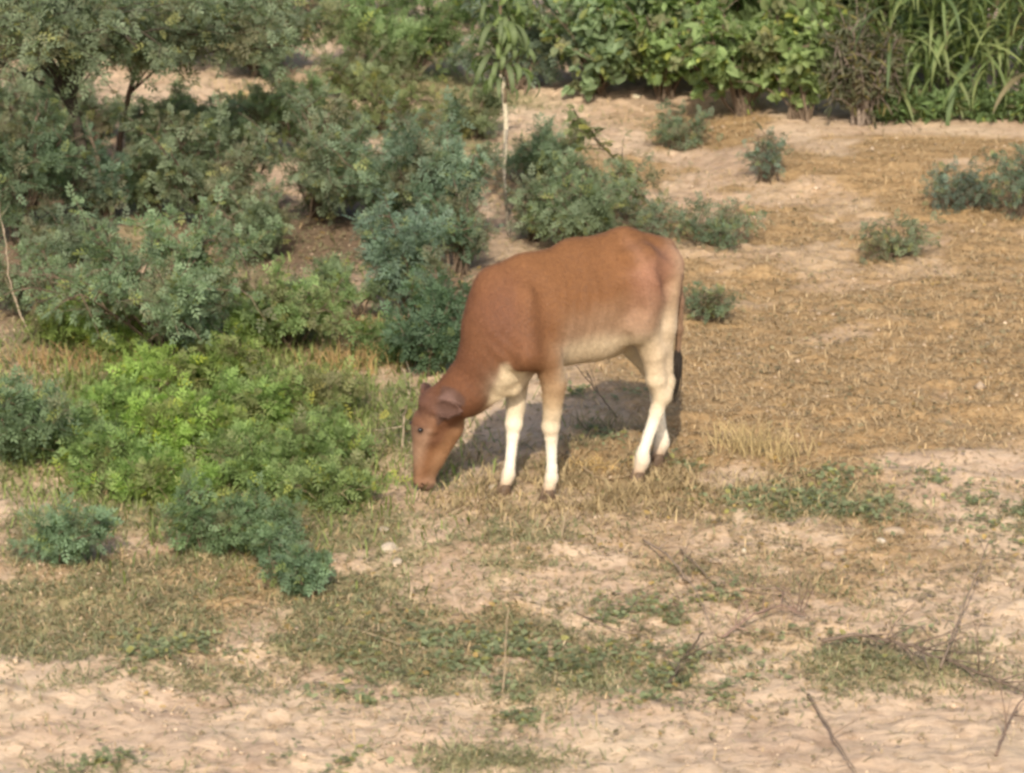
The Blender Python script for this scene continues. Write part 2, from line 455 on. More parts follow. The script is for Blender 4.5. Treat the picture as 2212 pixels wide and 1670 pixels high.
# ears: flattened bowls, hollow on the side that faces outwards
EARS = [((.728, -.085, .458), (-.62, .75, -.08), (.25, .25, .93), (.55, .60, .10)),
        ((.715, -.205, .462), (-.62, -.70, .12), (.30, -.10, .93), (.60, -.6, -.2))]
for c, ax_, up_, out_ in EARS:
    c = np.array(c); e1 = np.array(ax_) / np.linalg.norm(ax_); e3 = np.array(out_) - np.dot(out_, e1) * e1; e3 /= np.linalg.norm(e3); e2 = np.cross(e3, e1)
    c2 = c + e1 * 0.045
    sl, pts = region(c2, c2, 0.13)
    q = pts - c2; a = q @ e1; b = q @ e2; n = q @ e3
    w = 0.048 * np.clip(1.0 - (np.maximum(a - .01, 0) / .085) ** 1.6, 0.05, 1) * np.clip(0.55 + (a + .09) * 5, .4, 1)
    w = w * .88
    r1 = np.sqrt((a / .082) ** 2 + (b / np.maximum(w, .012)) ** 2 + (n / .020) ** 2)
    d1 = (r1 - 1) * 0.016
    r2 = np.sqrt(((a - .004) / .071) ** 2 + (b / np.maximum(w * .80, .01)) ** 2 + ((n - .016) / .022) ** 2)
    d = np.maximum(d1, -(r2 - 1) * 0.016)
    e = D[sl]; k = 0.018
    h = np.clip(0.5 + 0.5 * (e - d) / k, 0, 1)
    D[sl] = e * (1 - h) + d * h - k * h * (1 - h)
# nostrils and mouth line
for A, B, r in [((.700, -.222, .062), (.712, -.226, .078), .009), ((.700, -.282, .062), (.712, -.280, .078), .009),
                ((.655, -.205, .068), (.672, -.207, .048), .006)]:
    A = np.array(A); B = np.array(B)
    sl, pts = region(A, B, .04)
    d = cone_dist(pts, A, r, B, r, 1); D[sl] = np.maximum(D[sl], -d)
# hollows: flank behind the ribs, in front of the shoulder, eye sockets
for A, B, r, k in [((-.06, .20, .90), (-.10, .19, .82), .035, .05), ((-.24, .205, .97), (-.27, .19, .90), .030, .05), ((.53, .17, .78), (.52, .16, .60), .035, .05), ((-.070, .165, .69), (-.105, .135, .585), .020, .03)]:
    A = np.array(A); B = np.array(B)
    sl, pts = region(A, B, r + .07)
    d = cone_dist(pts, A, r, B, r, 1); e = -D[sl]
    h = np.clip(0.5 + 0.5 * (e - d) / k, 0, 1)
    D[sl] = -(e * (1 - h) + d * h - k * h * (1 - h))
# ribs, neck wrinkles, lumpy hide
ax = [lo[k] + VX * np.arange(dims[k]) for k in range(3)]
GX, GZ = np.meshgrid(ax[0], ax[2], indexing='ij')
rib = np.sin((GX + .18 * (GZ - .8)) * 2 * math.pi / .052) * sstep(GX, -.02, .06) * sstep(-GX, -.30, -.22) * sstep(GZ, .62, .70) * sstep(-GZ, -1.0, -.92) * .0010
wr = np.sin((GX * .75 - GZ * .65) * 2 * math.pi / .045) * sstep(GX, .44, .50) * sstep(-GX, -.62, -.56) * sstep(GZ, .45, .55) * sstep(-GZ, -.85, -.78) * .0013
lump = .006 * (fbm(GX, GZ, 9, 3, 88) - .5) * sstep(GZ, .35, .5)
D += (rib + wr + lump)[:, None, :].astype(np.float32)
grid = openvdb.FloatGrid(0.12)
grid.copyFromArray(np.ascontiguousarray(D))
cv, cq = grid.convertToQuads(0.0)
cv = np.asarray(cv, float) * VX + lo
cq = np.asarray(cq, np.int64)
# orient faces outwards
e1 = cv[cq[:, 1]] - cv[cq[:, 0]]; e2 = cv[cq[:, 2]] - cv[cq[:, 0]]
vol = (np.cross(e1, e2) * cv[cq[:, 0]]).sum()
if vol < 0: cq = cq[:, ::-1]
# relax the voxel steps a little
def relax(v, q, it, lam):
    ed = np.concatenate([q[:, [0, 1]], q[:, [1, 2]], q[:, [2, 3]], q[:, [3, 0]]])
    ed = np.concatenate([ed, ed[:, ::-1]])
    cnt = np.bincount(ed[:, 0], minlength=len(v)).astype(float)
    for i in range(it):
        for l in (lam, -lam * 0.98):
            m = np.stack([np.bincount(ed[:, 0], v[ed[:, 1], k], minlength=len(v)) for k in range(3)], -1) / np.maximum(cnt, 1)[:, None]
            v = v + l * (m - v)
    return v
cv = relax(cv, cq, 5, 0.5)
# coat colour by nearest body region
W = np.zeros(len(cv)); CC = np.zeros((len(cv), 3))
for A, ra, B, rb, sy, k, col in PR:
    d = cone_dist(cv, A, ra, B, rb, sy)
    w = np.exp(-np.clip(d + 0.01, 0, None) / 0.014)
    W += w; CC += w[:, None] * col
CC /= np.maximum(W, 1e-9)[:, None]
def blendc(mask, col): return CC * (1 - mask[:, None]) + np.asarray(col) * mask[:, None]
xs, ls, zs = cv[:, 0], cv[:, 1], cv[:, 2]
nz = fbm(xs * 1.0 + ls * 0.6, zs + ls * .3, 6, 4, 77) - 0.5
body = sstep(xs, -.42, -.30) * sstep(-xs, -.50, -.40)
mid = sstep(xs, -.34, -.22) * sstep(-xs, -.31, -.20)
CC = blendc(sstep(-zs + 0.12 * nz, -.92, -.74) * mid * sstep(zs, .50, .58) * 0.80, (0.275, 0.175, 0.105))
CC = blendc(sstep(-zs + 0.06 * nz, -.76, -.66) * mid * sstep(zs, .53, .57) * 0.85, (0.47, 0.37, 0.24))
rear = sstep(-xs - .25 * (zs - .7), .17, .27) * ((xs > -.405) | (zs < .46))
CC = blendc(rear * sstep(-zs + .08 * nz, -1.0, -.84) * sstep(zs, .45, .55) * .70, (0.36, 0.24, 0.145))
CC = blendc(rear * sstep(-zs + .08 * nz, -.86, -.72) * sstep(zs, .30, .36) * .8, (0.54, 0.43, 0.29))
CC = blendc(sstep(-zs, -.76, -.70) * (ls < -.02) * (xs < -.05) * sstep(zs, .38, .45) * .8, CREAM)
# highlights painted over the hooks and pins, darker hump
CC = blendc(np.exp(-(((xs + .135) / .030) ** 2 + ((zs - 1.035) / .060) ** 2)) * 0.55, (0.32, 0.165, 0.095))
CC = blendc(np.exp(-(((xs + .37) / .03) ** 2 + ((zs - .985) / .05) ** 2)) * 0.6, (0.40, 0.26, 0.16))
CC = blendc(np.exp(-(((xs - .50) / .14) ** 2 + ((zs - .80) / .22) ** 2)) * 0.45, (0.15, 0.066, 0.042))
# head markings: pale line along the nose, dark muzzle, dark eye patch; shadow painted on the poll
CC = blendc(sstep(xs, .36, .40) * sstep(-xs, -.53, -.49) * sstep(-zs - .35 * (xs - .40), -.715, -.680) * sstep(zs, .43, .46) * (ls > -.10) * sstep(-np.abs(ls), -.135, -.105) * .95, (0.62, 0.50, 0.33))
CC = blendc(np.exp(-(((xs + .345 - .20 * (.98 - zs)) / .028) ** 2 + ((zs - .84) / .13) ** 2)) * 0.6, (0.40, 0.28, 0.17))
fl = (zs > .10) & (zs < .36) & (xs > .66)
CC = blendc(fl * sstep(xs + .06 * (zs - .2), .742, .756) * .6, (0.36, 0.22, 0.14))
CC = blendc(np.exp(-(((xs - .72) / .07) ** 2 + ((zs - .455) / .055) ** 2)) * (xs > .62) * .7, (0.085, 0.045, 0.032))  # shadow on the top of the head, painted into the coat
CC = blendc(np.exp(-(((xs - .772) / .022) ** 2 + ((zs - .348) / .030) ** 2)) * .7, (0.06, 0.032, 0.022))
hd = (xs > .60) & (zs < .42)
CC = blendc(hd * sstep(-zs, -.075, -.050) * 0.85, (0.10, 0.065, 0.045))
CC = blendc(hd * np.exp(-(((xs - .745) / .02) ** 2 + ((zs - .22) / .16) ** 2)) * 0.5, (0.36, 0.23, 0.15))
for c, ax_, up_, out_ in EARS:
    c = np.array(c); e1 = np.array(ax_) / np.linalg.norm(ax_); e3 = np.array(out_) - np.dot(out_, e1) * e1; e3 /= np.linalg.norm(e3)
    q = cv - (c + e1 * .045); a = q @ e1; n = q @ e3; rr = np.linalg.norm(q, axis=1)
    e2 = np.cross(e3, e1); bb = q @ e2
    ear = sstep(-rr, -.100, -.085) * sstep(a, -.045, -.02) * sstep(-np.abs(n), -.026, -.018)
    CC = blendc(ear * 0.9, (0.085, 0.045, 0.032))
    CC = blendc(ear * sstep(np.sqrt((a / .090) ** 2 + (bb / .046) ** 2), .72, .88) * sstep(n, -.004, .004) * .8, PINK)
CC = blendc(sstep(-zs, -.075, -.045) * (xs < .55) * 0.8, (0.20, 0.13, 0.08))
CC *= (1 + 0.22 * nz)[:, None]
calf = empty('calf', COW)
calf.rotation_euler = (0, 0, math.pi + YAW)
tag(calf, 'thin reddish brown calf with cream legs grazing with its head down', 'calf')
body_o = mesh_np('body', cv, cq, M_coat, CC, True, calf)
# short coat hair lying back and down over the hide
rngh = np.random.default_rng(12)
NH = 90000
qa = .5 * np.linalg.norm(np.cross(cv[cq[:, 2]] - cv[cq[:, 0]], cv[cq[:, 3]] - cv[cq[:, 1]]), axis=1)
pick = rngh.choice(len(cq), NH, p=qa / qa.sum()); Q = cq[pick]
w4 = rngh.dirichlet((1, 1, 1, 1), NH)
hp = (cv[Q] * w4[:, :, None]).sum(1); hc = (CC[Q] * w4[:, :, None]).sum(1)
hn = norm(np.cross(cv[Q[:, 2]] - cv[Q[:, 0]], cv[Q[:, 3]] - cv[Q[:, 1]]))
fl_ = np.array([-.65, 0, -.75]) + rngh.normal(0, .28, (NH, 3)); fl_ = norm(fl_ - (fl_ * hn).sum(1, keepdims=True) * hn)
sd_ = np.cross(hn, fl_); hl = (.013 * rngh.uniform(.5, 1.3, NH) * np.where(hp[:, 2] < .4, .6, 1))[:, None]
hv = np.stack([hp - sd_ * .0011 - hn * .001, hp + sd_ * .0011 - hn * .001, hp + fl_ * hl + hn * (.0015 + .22 * hl)], 1).reshape(-1, 3)
hcol = np.repeat(hc * rngh.normal(1.0, .16, (NH, 1)).clip(.5, 1.6), 3, axis=0)
tag(mesh_np('coat_hair', hv, np.arange(NH * 3).reshape(-1, 3), M_hair, hcol, False, calf), kind='stuff')
# eyes
def ball(c, r, n=10):
    th = np.linspace(0, math.pi, n); ph = np.linspace(0, 2 * math.pi, 2 * n, endpoint=False)
    T, Ph = np.meshgrid(th, ph, indexing='ij')
    v = np.stack([np.sin(T) * np.cos(Ph), np.sin(T) * np.sin(Ph), np.cos(T)], -1).reshape(-1, 3) * np.asarray(r) + np.asarray(c)
    m = 2 * n; i = (np.arange(n - 1)[:, None] * m); j = np.arange(m)[None, :]
    return v, np.stack([i + j, i + m + j, i + m + (j + 1) % m, i + (j + 1) % m], -1).reshape(-1, 4)
M_eye, nt2, pbe, _ = nodes_of('eye')
pbe.inputs['Base Color'].default_value = (0.012, 0.008, 0.006, 1); pbe.inputs['Roughness'].default_value = 0.25
def on_skin(s_, z_, left):
    w_ = ((cv[:, 0] - s_) ** 2 + (cv[:, 2] - z_) ** 2) < .012 ** 2
    return cv[w_][:, 1].max() if left else cv[w_][:, 1].min()
for c in ((.772, on_skin(.772, .348, True) - .007, .348), (.755, on_skin(.755, .348, False) + .012, .348)):
    v, f = ball(c, (.013, .011, .010)); mesh_np('eye', v, f, M_eye, None, True, calf)
# hooves: two claws each
def hoof(cx, cy):
    vs, fs, n = [], [], 0
    for sg in (-1, 1):
        prof = [(-.034, .058, .014), (-.040, .0, .021), (.036, .0, .020), (.012, .058, .013)]
        ring = []
        for z, x0, x1, w in ((-.014, -.032, .044, .0185), (.008, -.034, .038, .018), (.034, -.028, .024, .0165), (.058, -.020, .014, .013)):
            for a in np.arange(10) / 10 * 2 * math.pi:
                mx_, hx = (x0 + x1) / 2, (x1 - x0) / 2
                ring.append((cx + mx_ + hx * math.cos(a), cy + sg * .0155 + w * math.sin(a) * (1 - .25 * max(0, math.cos(a))), z))
        vs += ring
        for l in range(3):
            for j in range(10):
                fs.append((n + l * 10 + j, n + l * 10 + (j + 1) % 10, n + (l + 1) * 10 + (j + 1) % 10, n + (l + 1) * 10 + j))
        tops = np.array([[n + 30, n + 30 + j, n + 30 + j + 1, n + 30 + j + 2] for j in (1, 3, 5, 7)])
        fs += [tuple(t) for t in tops]
        n += 40
    v = np.array(vs); f = np.array(fs)
    mesh_np('hoof', v, f, M_hoof, np.tile((0.10, 0.065, 0.04), (len(v), 1)), True, calf)
for cx, cy in ((.275, .080), (.395, -.080), (-.184, .082), (-.398, -.082)):
    hoof(cx, cy)
# tail tuft: many hanging hairs
rngT = np.random.default_rng(4)
tb = Tubes()
for i in range(90):
    a = rngT.uniform(0, 2 * math.pi); r = rngT.uniform(0, 1) ** .5
    p0 = np.array([-.430, .02, rngT.uniform(.50, .57)])
    sp = np.array([math.cos(a) * r, math.sin(a) * r, 0])
    L = rngT.uniform(.13, .19)
    pts = np.array([p0 + sp * .006, p0 + sp * .022 + (0, 0, -.35 * L), p0 + sp * .024 + (.004, 0, -.7 * L), p0 + sp * .010 + (.010, .002, -L - .01)])
    tb.add(pts, .0035, .0012, 4, np.array((.022, .017, .013)) * rngT.uniform(.6, 1.7), False)
tb.build('tail_tuft', M_hoof, calf)

# ------------------------------------------------------------------ foliage pieces
def leaflet(base, d, side, L, w, lift=0.0):
    d = np.array(d); side = np.array(side)
    return [base, base + d * L * .45 + side * w / 2 + np.array([0, 0, lift]), base + d * L, base + d * L * .45 - side * w / 2 + np.array([0, 0, lift])]
def frond(pairs, ll, lw, ang, droop=0.25, term=True):
    v = []
    for i in range(pairs):
        t = (i + .9) / (pairs + .4); b = np.array([t, 0, -droop * t * t])
        s = ll * (1 - .35 * abs(t - .45))
        for sg in (-1, 1):
            d = np.array([math.cos(ang), sg * math.sin(ang), .12]); sd = np.array([-sg * math.sin(ang), math.cos(ang) * 1, 0])
            v += leaflet(b, d, sd, s, lw, .02)
    if term:
        v += leaflet(np.array([.92, 0, -droop * .85]), np.array([1, 0, -droop]), np.array([0, 1, 0]), ll, lw)
    return np.array(v)
TPL = {
    'fern': frond(6, .36, .13, 1.05),
    'fine': frond(3, .46, .17, .95, .2),
    'ovate': frond(3, .50, .30, .9, .15),
    'broad': np.array([[0, 0, 0], [.12, .30, .06], [.62, .28, .02], [1, 0, -.16], [0, 0, 0], [1, 0, -.16], [.62, -.28, .02], [.12, -.30, .06]], float),
    'lance': np.array([[0, 0, 0], [.35, .10, .03], [.75, .08, -.05], [1, 0, -.18], [0, 0, 0], [1, 0, -.18], [.75, -.08, -.05], [.35, -.10, .03]], float),
}
def place(tpl, pos, dirs, ups, size):
    T = TPL[tpl]
    X_ = norm(dirs); Z_ = ups - (ups * X_).sum(-1, keepdims=True) * X_; Z_ = norm(Z_); Y_ = np.cross(Z_, X_)
    v = pos[:, None, :] + size[:, None, None] * (T[None, :, 0, None] * X_[:, None] + T[None, :, 1, None] * Y_[:, None] + T[None, :, 2, None] * Z_[:, None])
    n = len(pos) * len(T)
    return v.reshape(-1, 3), np.arange(n).reshape(-1, 4), len(T)

def leaf_colors(rng, n, col, var=.22, yellow=.12):
    c = np.tile(np.array(col) * np.array((1.07, 1.13, 1.04)), (n, 1)) * rng.normal(1, var, (n, 1)).clip(.45, 1.7)
    y = (rng.random(n) < yellow)[:, None]
    return np.where(y, c * np.array([1.45, 1.2, .75]), c)

GREY = (0.180, 0.208, 0.135); BLUE = (0.170, 0.218, 0.158); MID = (0.105, 0.155, 0.055); DEEP = (0.09, 0.12, 0.065)
LIME = (0.190, 0.260, 0.075); OLIVE = (0.180, 0.195, 0.085); BARKC = (0.13, 0.095, 0.065); PALE = (0.36, 0.29, 0.20)

def shrub(name, label, cat, base, crown, n, col, tpl='fern', size=.10, seed=0, clumps=9, depth=.8, group=None, stem_r=.010, barkc=BARKC,
          trunk=None, hang=0.0, yellow=.12, shift=0.0, up=.35, clump_r=.42):
    rng = np.random.default_rng(seed + 1000)
    P0 = ground_at(*base); k = metres_per_unit(P0)
    cu, cvv, ru, rv = crown
    Cc = np.array([(cu - base[0]) * k, shift, (base[1] - cvv) * k / math.cos(PITCH + .02)])
    rad = np.array([ru * k, max(ru, rv) * k * depth, rv * k])
    root = empty(name, P0)
    tag(root, label, cat, group)
    tb = Tubes(); lp, ld, lu = [], [], []
    top = None
    if trunk:                                              # a visible trunk: points in picture units from the base up, its radius
        pts = np.array([[(u - base[0]) * k, dy, (base[1] - v) * k / math.cos(PITCH)] for u, v, dy in trunk[0]])
        tt = Tubes()
        m = len(pts); ts = np.linspace(0, m - 1, 14)
        pp = np.stack([np.interp(ts, np.arange(m), pts[:, i]) for i in range(3)], -1)
        pp = wobble(pp, rng, trunk[1] * .25); pp[0, 2] -= .04
        tt.add(pp, trunk[1], trunk[1] * .45, 8, barkc)
        tt.build('trunk', M_bark, root)
        top = pp
    per = max(1, round(n / (clumps * 8)))
    for c in range(clumps):
        d = norm(rng.normal(0, 1, 3)); 
        if d[2] < -.1: d[2] *= .3
        cen = Cc + rad * d * (.25 + .75 * rng.random() ** .6)
        cen[2] = max(cen[2], .03)
        rc = clump_r * float(np.mean(rad)) * rng.uniform(.45, 1.3)
        if top is not None:
            st = top[rng.integers(int(len(top) * .45), len(top))]
        else:
            st = np.array([rng.normal(0, .03), rng.normal(0, .03), -.02])
        mid = (st + cen) / 2 + np.array([0, 0, .18 * abs(cen[2] - st[2]) + .02]) + rng.normal(0, .03, 3)
        pts = wobble(bezier(st, mid, cen, 8), rng, .006)
        tb.add(pts, stem_r * rng.uniform(.7, 1.1), stem_r * .4, 5, np.array(barkc) * rng.uniform(.8, 1.3), False)
        for t in range(8):
            i0 = rng.integers(3, 8)
            a = pts[i0]
            td = norm(rng.normal(0, 1, 3) + .8 * norm(cen - Cc + 1e-6) + np.array([0, 0, up]))
            L = rc * rng.uniform(.6, 1.35)
            b = a + td * L; b[2] = max(b[2] - hang * L, .015)
            m2 = (a + b) / 2 + np.array([0, 0, .12 * L])
            tw = wobble(bezier(a, m2, b, 5), rng, .004)
            tb.add(tw, stem_r * .42, stem_r * .15, 4, np.array(barkc) * rng.uniform(.9, 1.4), False)
            q = rng.random(per) ** .7
            pos = np.stack([np.interp(q * 4, np.arange(5), tw[:, i]) for i in range(3)], -1) + rng.normal(0, .010, (per, 3))
            dd = norm(norm(td)[None] * .55 + rng.normal(0, .62, (per, 3)) + np.array([0, 0, .08 - hang]))
            lp.append(pos); ld.append(dd)
            lu.append(np.array([0, 0, .55]) + .75 * norm(pos - Cc * .8) + rng.normal(0, .45, (per, 3)))
    for c in range(max(4, clumps // 2)):
        st = (top[rng.integers(int(len(top) * .5), len(top))] if top is not None else np.array([rng.normal(0, .02), rng.normal(0, .02), 0.0]))
        d = norm(rng.normal(0, 1, 3) * np.array([1, 1, .45]) + np.array([0, 0, .35]))
        e = Cc + rad * d * rng.uniform(1.0, 1.45); e[2] = max(e[2], .05)
        m2 = (st + e) / 2 + np.array([0, 0, .25 * np.linalg.norm(e - st)])
        tw = wobble(bezier(st, m2, e, 9), rng, .008)
        dead = rng.random() < .3
        tb.add(tw, stem_r * (.35 if dead else .6), stem_r * .12, 4, np.array(barkc) * (1.6 if dead else 1.2), False)
        if dead: continue
        m = int(per * 5)
        q = 3.5 + 4.5 * rng.random(m)
        lp.append(np.stack([np.interp(q, np.arange(9), tw[:, i]) for i in range(3)], -1) + rng.normal(0, .018, (m, 3)))
        ld.append(norm(rng.normal(0, .7, (m, 3)) + .5 * norm(e - st)))
        lu.append(np.array([0, 0, .6]) + .5 * norm(lp[-1] - Cc * .8) + rng.normal(0, .45, (m, 3)))
    tb.build('branches', M_bark, root)
    pos = np.concatenate(lp); dd = np.concatenate(ld); uu = np.concatenate(lu)
    pos[:, 2] = np.maximum(pos[:, 2], .01)
    sz = size * rng.uniform(.45, 1.35, len(pos))
    v, f, nv = place(tpl, pos, dd, uu, sz)
    zmin = terrain(v[:, 0] + P0[0], v[:, 1] + P0[1]) - P0[2] + .004
    v[:, 2] = np.maximum(v[:, 2], zmin)
    tone = 1 + .55 * (fbm(pos[:, 0] * 1.0 + pos[:, 1] * .7 + seed, pos[:, 2] + pos[:, 1] * .4, 7.0, 2, seed) - .5)
    cols = np.repeat(leaf_colors(rng, len(pos), col, .2, yellow * .6) * tone[:, None], nv, axis=0)
    dry = np.repeat(sstep(fbm(pos[:, 0] + seed * .37, pos[:, 2] + pos[:, 1], 8.0, 2, seed + 5), .63, .74) * .55, nv)[:, None]      # browned sprays
    cols = cols * (1 - dry) + np.array((.21, .165, .095)) * dry
    fo = mesh_np('foliage', v, f, M_leaf, cols, False, root)
    tag(fo, kind='stuff')
    return root

# ------------------------------------------------------------------ thorn trees and shrubs on the left
TT = 'thorn trees on the left'; TS = 'thorn shrubs'
shrub('thorn_tree', 'dark trunked thorn tree at the left edge with grey green crown', 'tree', (185, 480), (115, 95, 290, 125), 4000, GREY, 'fine', .068, 1, 34, .7, TT,
      trunk=([(185, 480, 0), (190, 380, 0), (165, 250, .05), (150, 120, .05), (165, -60, .1)], .038), barkc=(.055, .045, .033), stem_r=.012)
shrub('thorn_tree', 'slender thorn tree with slanting brown trunk in front of the sunny sand', 'tree', (250, 420), (450, 85, 210, 90), 3600, GREY, 'fine', .068, 2, 30, .7, TT,
      trunk=([(250, 420, 0), (262, 300, .05), (285, 200, .08), (330, 90, .1), (420, 20, .1)], .020), barkc=(.085, .055, .035), stem_r=.009)
SH = [
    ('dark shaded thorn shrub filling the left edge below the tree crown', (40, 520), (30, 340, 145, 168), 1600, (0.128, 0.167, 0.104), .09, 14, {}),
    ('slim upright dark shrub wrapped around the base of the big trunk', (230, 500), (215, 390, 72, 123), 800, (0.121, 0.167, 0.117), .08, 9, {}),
    ('grey green thorn shrub right of the two trunks', (470, 500), (440, 360, 190, 123), 2100, GREY, .085, 18, dict(shift=-.1)),
    ('tall feathery thorn shrub arching over the dark hollow', (680, 470), (720, 330, 212, 123), 2500, GREY, .085, 20, dict(up=.5, shift=-.25)),
    ('slender arching shrub above the feathery thorn shrub', (650, 345), (650, 210, 112, 95), 1000, (0.171, 0.217, 0.109), .085, 11, dict(up=.5)),
    ('feathery shrub with leaning top left of the pale stemmed sapling', (970, 545), (955, 335, 110, 100), 1400, BLUE, .085, 14, {}),
    ('leafy shrub between the feathery shrub and the dark hollow', (860, 520), (860, 380, 123, 112), 1300, (0.177, 0.223, 0.148), .085, 13, {}),
    ('thin stemmed dark shrub just left of the foot of the pale stem', (990, 590), (985, 480, 89, 123), 700, (0.139, 0.192, 0.130), .08, 10, {}),
    ('wide grey green shrub overhanging the dark hole at left', (370, 770), (350, 575, 291, 123), 3200, (0.188, 0.236, 0.143), .085, 28, dict(shift=-.22)),
    ('dark green shrub directly behind the neck of the calf', (940, 810), (935, 700, 123, 123), 1500, (0.109, 0.159, 0.096), .08, 13, {}),
    ('small sparse shrub behind the middle of the back of the calf', (1250, 548), (1245, 450, 110, 85), 1100, (0.177, 0.211, 0.130), .08, 14, {}),
    ('yellow green lower shrub between the wide shrub and the dry grass', (620, 750), (610, 655, 145, 72), 1300, (0.201, 0.262, 0.109), .08, 14, {}),
    ('sparse grey shrub in the shade left of the dark hole', (70, 690), (90, 600, 134, 78), 800, (0.158, 0.186, 0.117), .08, 10, {}),
    ('shrub cut by the left edge over a dark shadow', (35, 990), (30, 885, 150, 75), 1500, (0.165, .215, .125), .08, 14, dict(shift=-.08)),
    ('small grey shrub on the slope below the sunny sand gap', (540, 335), (540, 265, 145, 61), 1000, (0.195, 0.231, 0.135), .08, 11, {}),
    ('low olive shrub behind the feathery thorn shrub', (830, 290), (830, 245, 123, 50), 700, OLIVE, .08, 10, {}),
    ('small weedy shrub between the big trunk and the left edge', (110, 330), (110, 270, 100, 67), 600, (0.182, 0.211, 0.130), .08, 9, {}),
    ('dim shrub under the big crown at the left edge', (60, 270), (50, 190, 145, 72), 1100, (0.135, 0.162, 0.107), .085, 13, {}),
    ('low grey shrub between the two tree trunks', (330, 330), (340, 280, 78, 56), 600, (0.182, 0.209, 0.130), .075, 9, {}),
    ('loose grey shrub under the leaning twig', (1310, 480), (1300, 400, 100, 89), 600, (0.182, 0.209, 0.134), .075, 12, {}),
    ('grey shrub right of the pale stem of the sapling', (1190, 395), (1190, 330, 85, 60), 900, (0.172, 0.215, 0.139), .08, 13, {}),
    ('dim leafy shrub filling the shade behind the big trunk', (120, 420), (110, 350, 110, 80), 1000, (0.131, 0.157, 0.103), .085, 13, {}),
    ('thin airy shrub in front of the slanting brown trunk', (330, 470), (310, 400, 80, 80), 700, (0.171, 0.202, 0.124), .08, 11, {}),
    ('airy shrub joining the arching shrub to the wide shrub', (560, 560), (540, 470, 90, 70), 900, (0.177, 0.207, 0.130), .08, 12, {}),
    ('twiggy shrub at the lower right of the dark hollow', (760, 680), (740, 620, 100, 55), 800, (0.160, 0.196, 0.108), .075, 12, {}),
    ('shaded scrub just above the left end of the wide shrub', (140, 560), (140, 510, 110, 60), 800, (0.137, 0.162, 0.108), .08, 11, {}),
    ('olive scrub on the far side of the sunny sand gap', (780, 215), (780, 165, 120, 50), 900, (0.182, 0.202, 0.108), .085, 12, {}),
    ('very sparse grey twiggy shrub at the foot of the pale stem', (1150, 520), (1150, 450, 75, 65), 350, (0.18, .195, .135), .075, 9, {}),
    ('airy olive shrub just right of the slanting brown trunk', (350, 320), (365, 245, 75, 50), 650, (0.18, .20, .115), .08, 11, {}),
    ('loose shrub in front of the middle of the sunny sand gap', (450, 330), (455, 262, 90, 45), 800, (0.185, .21, .125), .08, 12, {}),
    ('wispy olive shrub left of the top of the pale stem', (1030, 300), (1025, 245, 70, 55), 700, (0.18, .20, .11), .08, 11, {}),
    ('wispy grey shrub between big trunk and slanting trunk', (215, 300), (215, 235, 60, 55), 450, (0.16, .18, .115), .075, 9, {}),
]
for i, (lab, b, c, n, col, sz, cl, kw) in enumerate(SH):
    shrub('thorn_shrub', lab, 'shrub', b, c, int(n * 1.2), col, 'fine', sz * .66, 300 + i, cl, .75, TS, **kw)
shrub('thorn_shrub', 'bluish green rounded shrub just up-left of the back of the calf', 'shrub', (890, 690), (865, 540, 100, 90), 2200, (0.165, .215, .165), 'fine', .055, 8, 16, .8, TS)

# low herbs ------------------------------------------------------------
HERBS = [
    ((150, 745), (150, 690, 110, 45), (0.228, 0.287, 0.078), 450, 'yellow green herb beside the dry grass at far left'),
    ((290, 770), (280, 725, 90, 40), (0.222, 0.281, 0.078), 350, 'yellow green herb left below the dark hole'),
    ((330, 870), (330, 825, 100, 50), (0.222, 0.292, 0.078), 500, 'bright green herb below the dark hole'),
    ((250, 930), (250, 890, 90, 45), (0.198, 0.269, 0.083), 400, 'mid green herb left of the brightest herb'),
    ((400, 985), (390, 930, 120, 60), (0.240, 0.333, 0.078), 700, 'brightest green herb in the middle of the herb patch'),
    ((540, 920), (540, 865, 120, 60), (0.204, 0.275, 0.087), 600, 'green herb right of the brightest herb'),
    ((660, 900), (660, 850, 100, 45), (0.216, 0.240, 0.092), 400, 'olive herb at the right rim of the herb patch'),
    ((470, 830), (470, 790, 110, 45), (0.216, 0.275, 0.083), 450, 'pale green herb under the wide shrub'),
    ((280, 1060), (270, 1010, 110, 55), (0.198, 0.269, 0.092), 550, 'green herb at the lower left of the herb patch'),
    ((380, 1090), (370, 1050, 90, 45), (0.216, 0.298, 0.083), 450, 'bright herb above the bare brown patch'),
    ((560, 1050), (560, 985, 130, 65), (0.198, 0.257, 0.097), 800, 'wide soft green herb in front of the olive herb'),
    ((690, 1020), (690, 965, 100, 50), (0.192, 0.246, 0.097), 500, 'feathery herb nearest to the calf\'s face'),
    ((720, 1090), (710, 1050, 100, 40), (0.198, 0.240, 0.097), 400, 'flat herb spreading toward the calf\'s muzzle'),
    ((180, 1000), (170, 950, 90, 45), (0.186, 0.246, 0.106), 450, 'grey green herb above the small bluish shrub'),
    ((560, 745), (560, 700, 80, 40), (0.222, 0.287, 0.078), 280, 'yellow green herb under the right end of the wide shrub'),
    ((860, 770), (830, 750, 90, 35), (0.144, 0.193, 0.078), 350, 'dark low herb beside the dry grass behind the calf\'s head'),
]
for i, (b, c, col, n, lab) in enumerate(HERBS):
    shrub('herb', lab, 'plant', b, c, int(n * 2.0), col, 'fine', .052, 50 + i, 18, .8, 'low herbs on the left', .005, (0.210, 0.167, 0.097), up=.6)
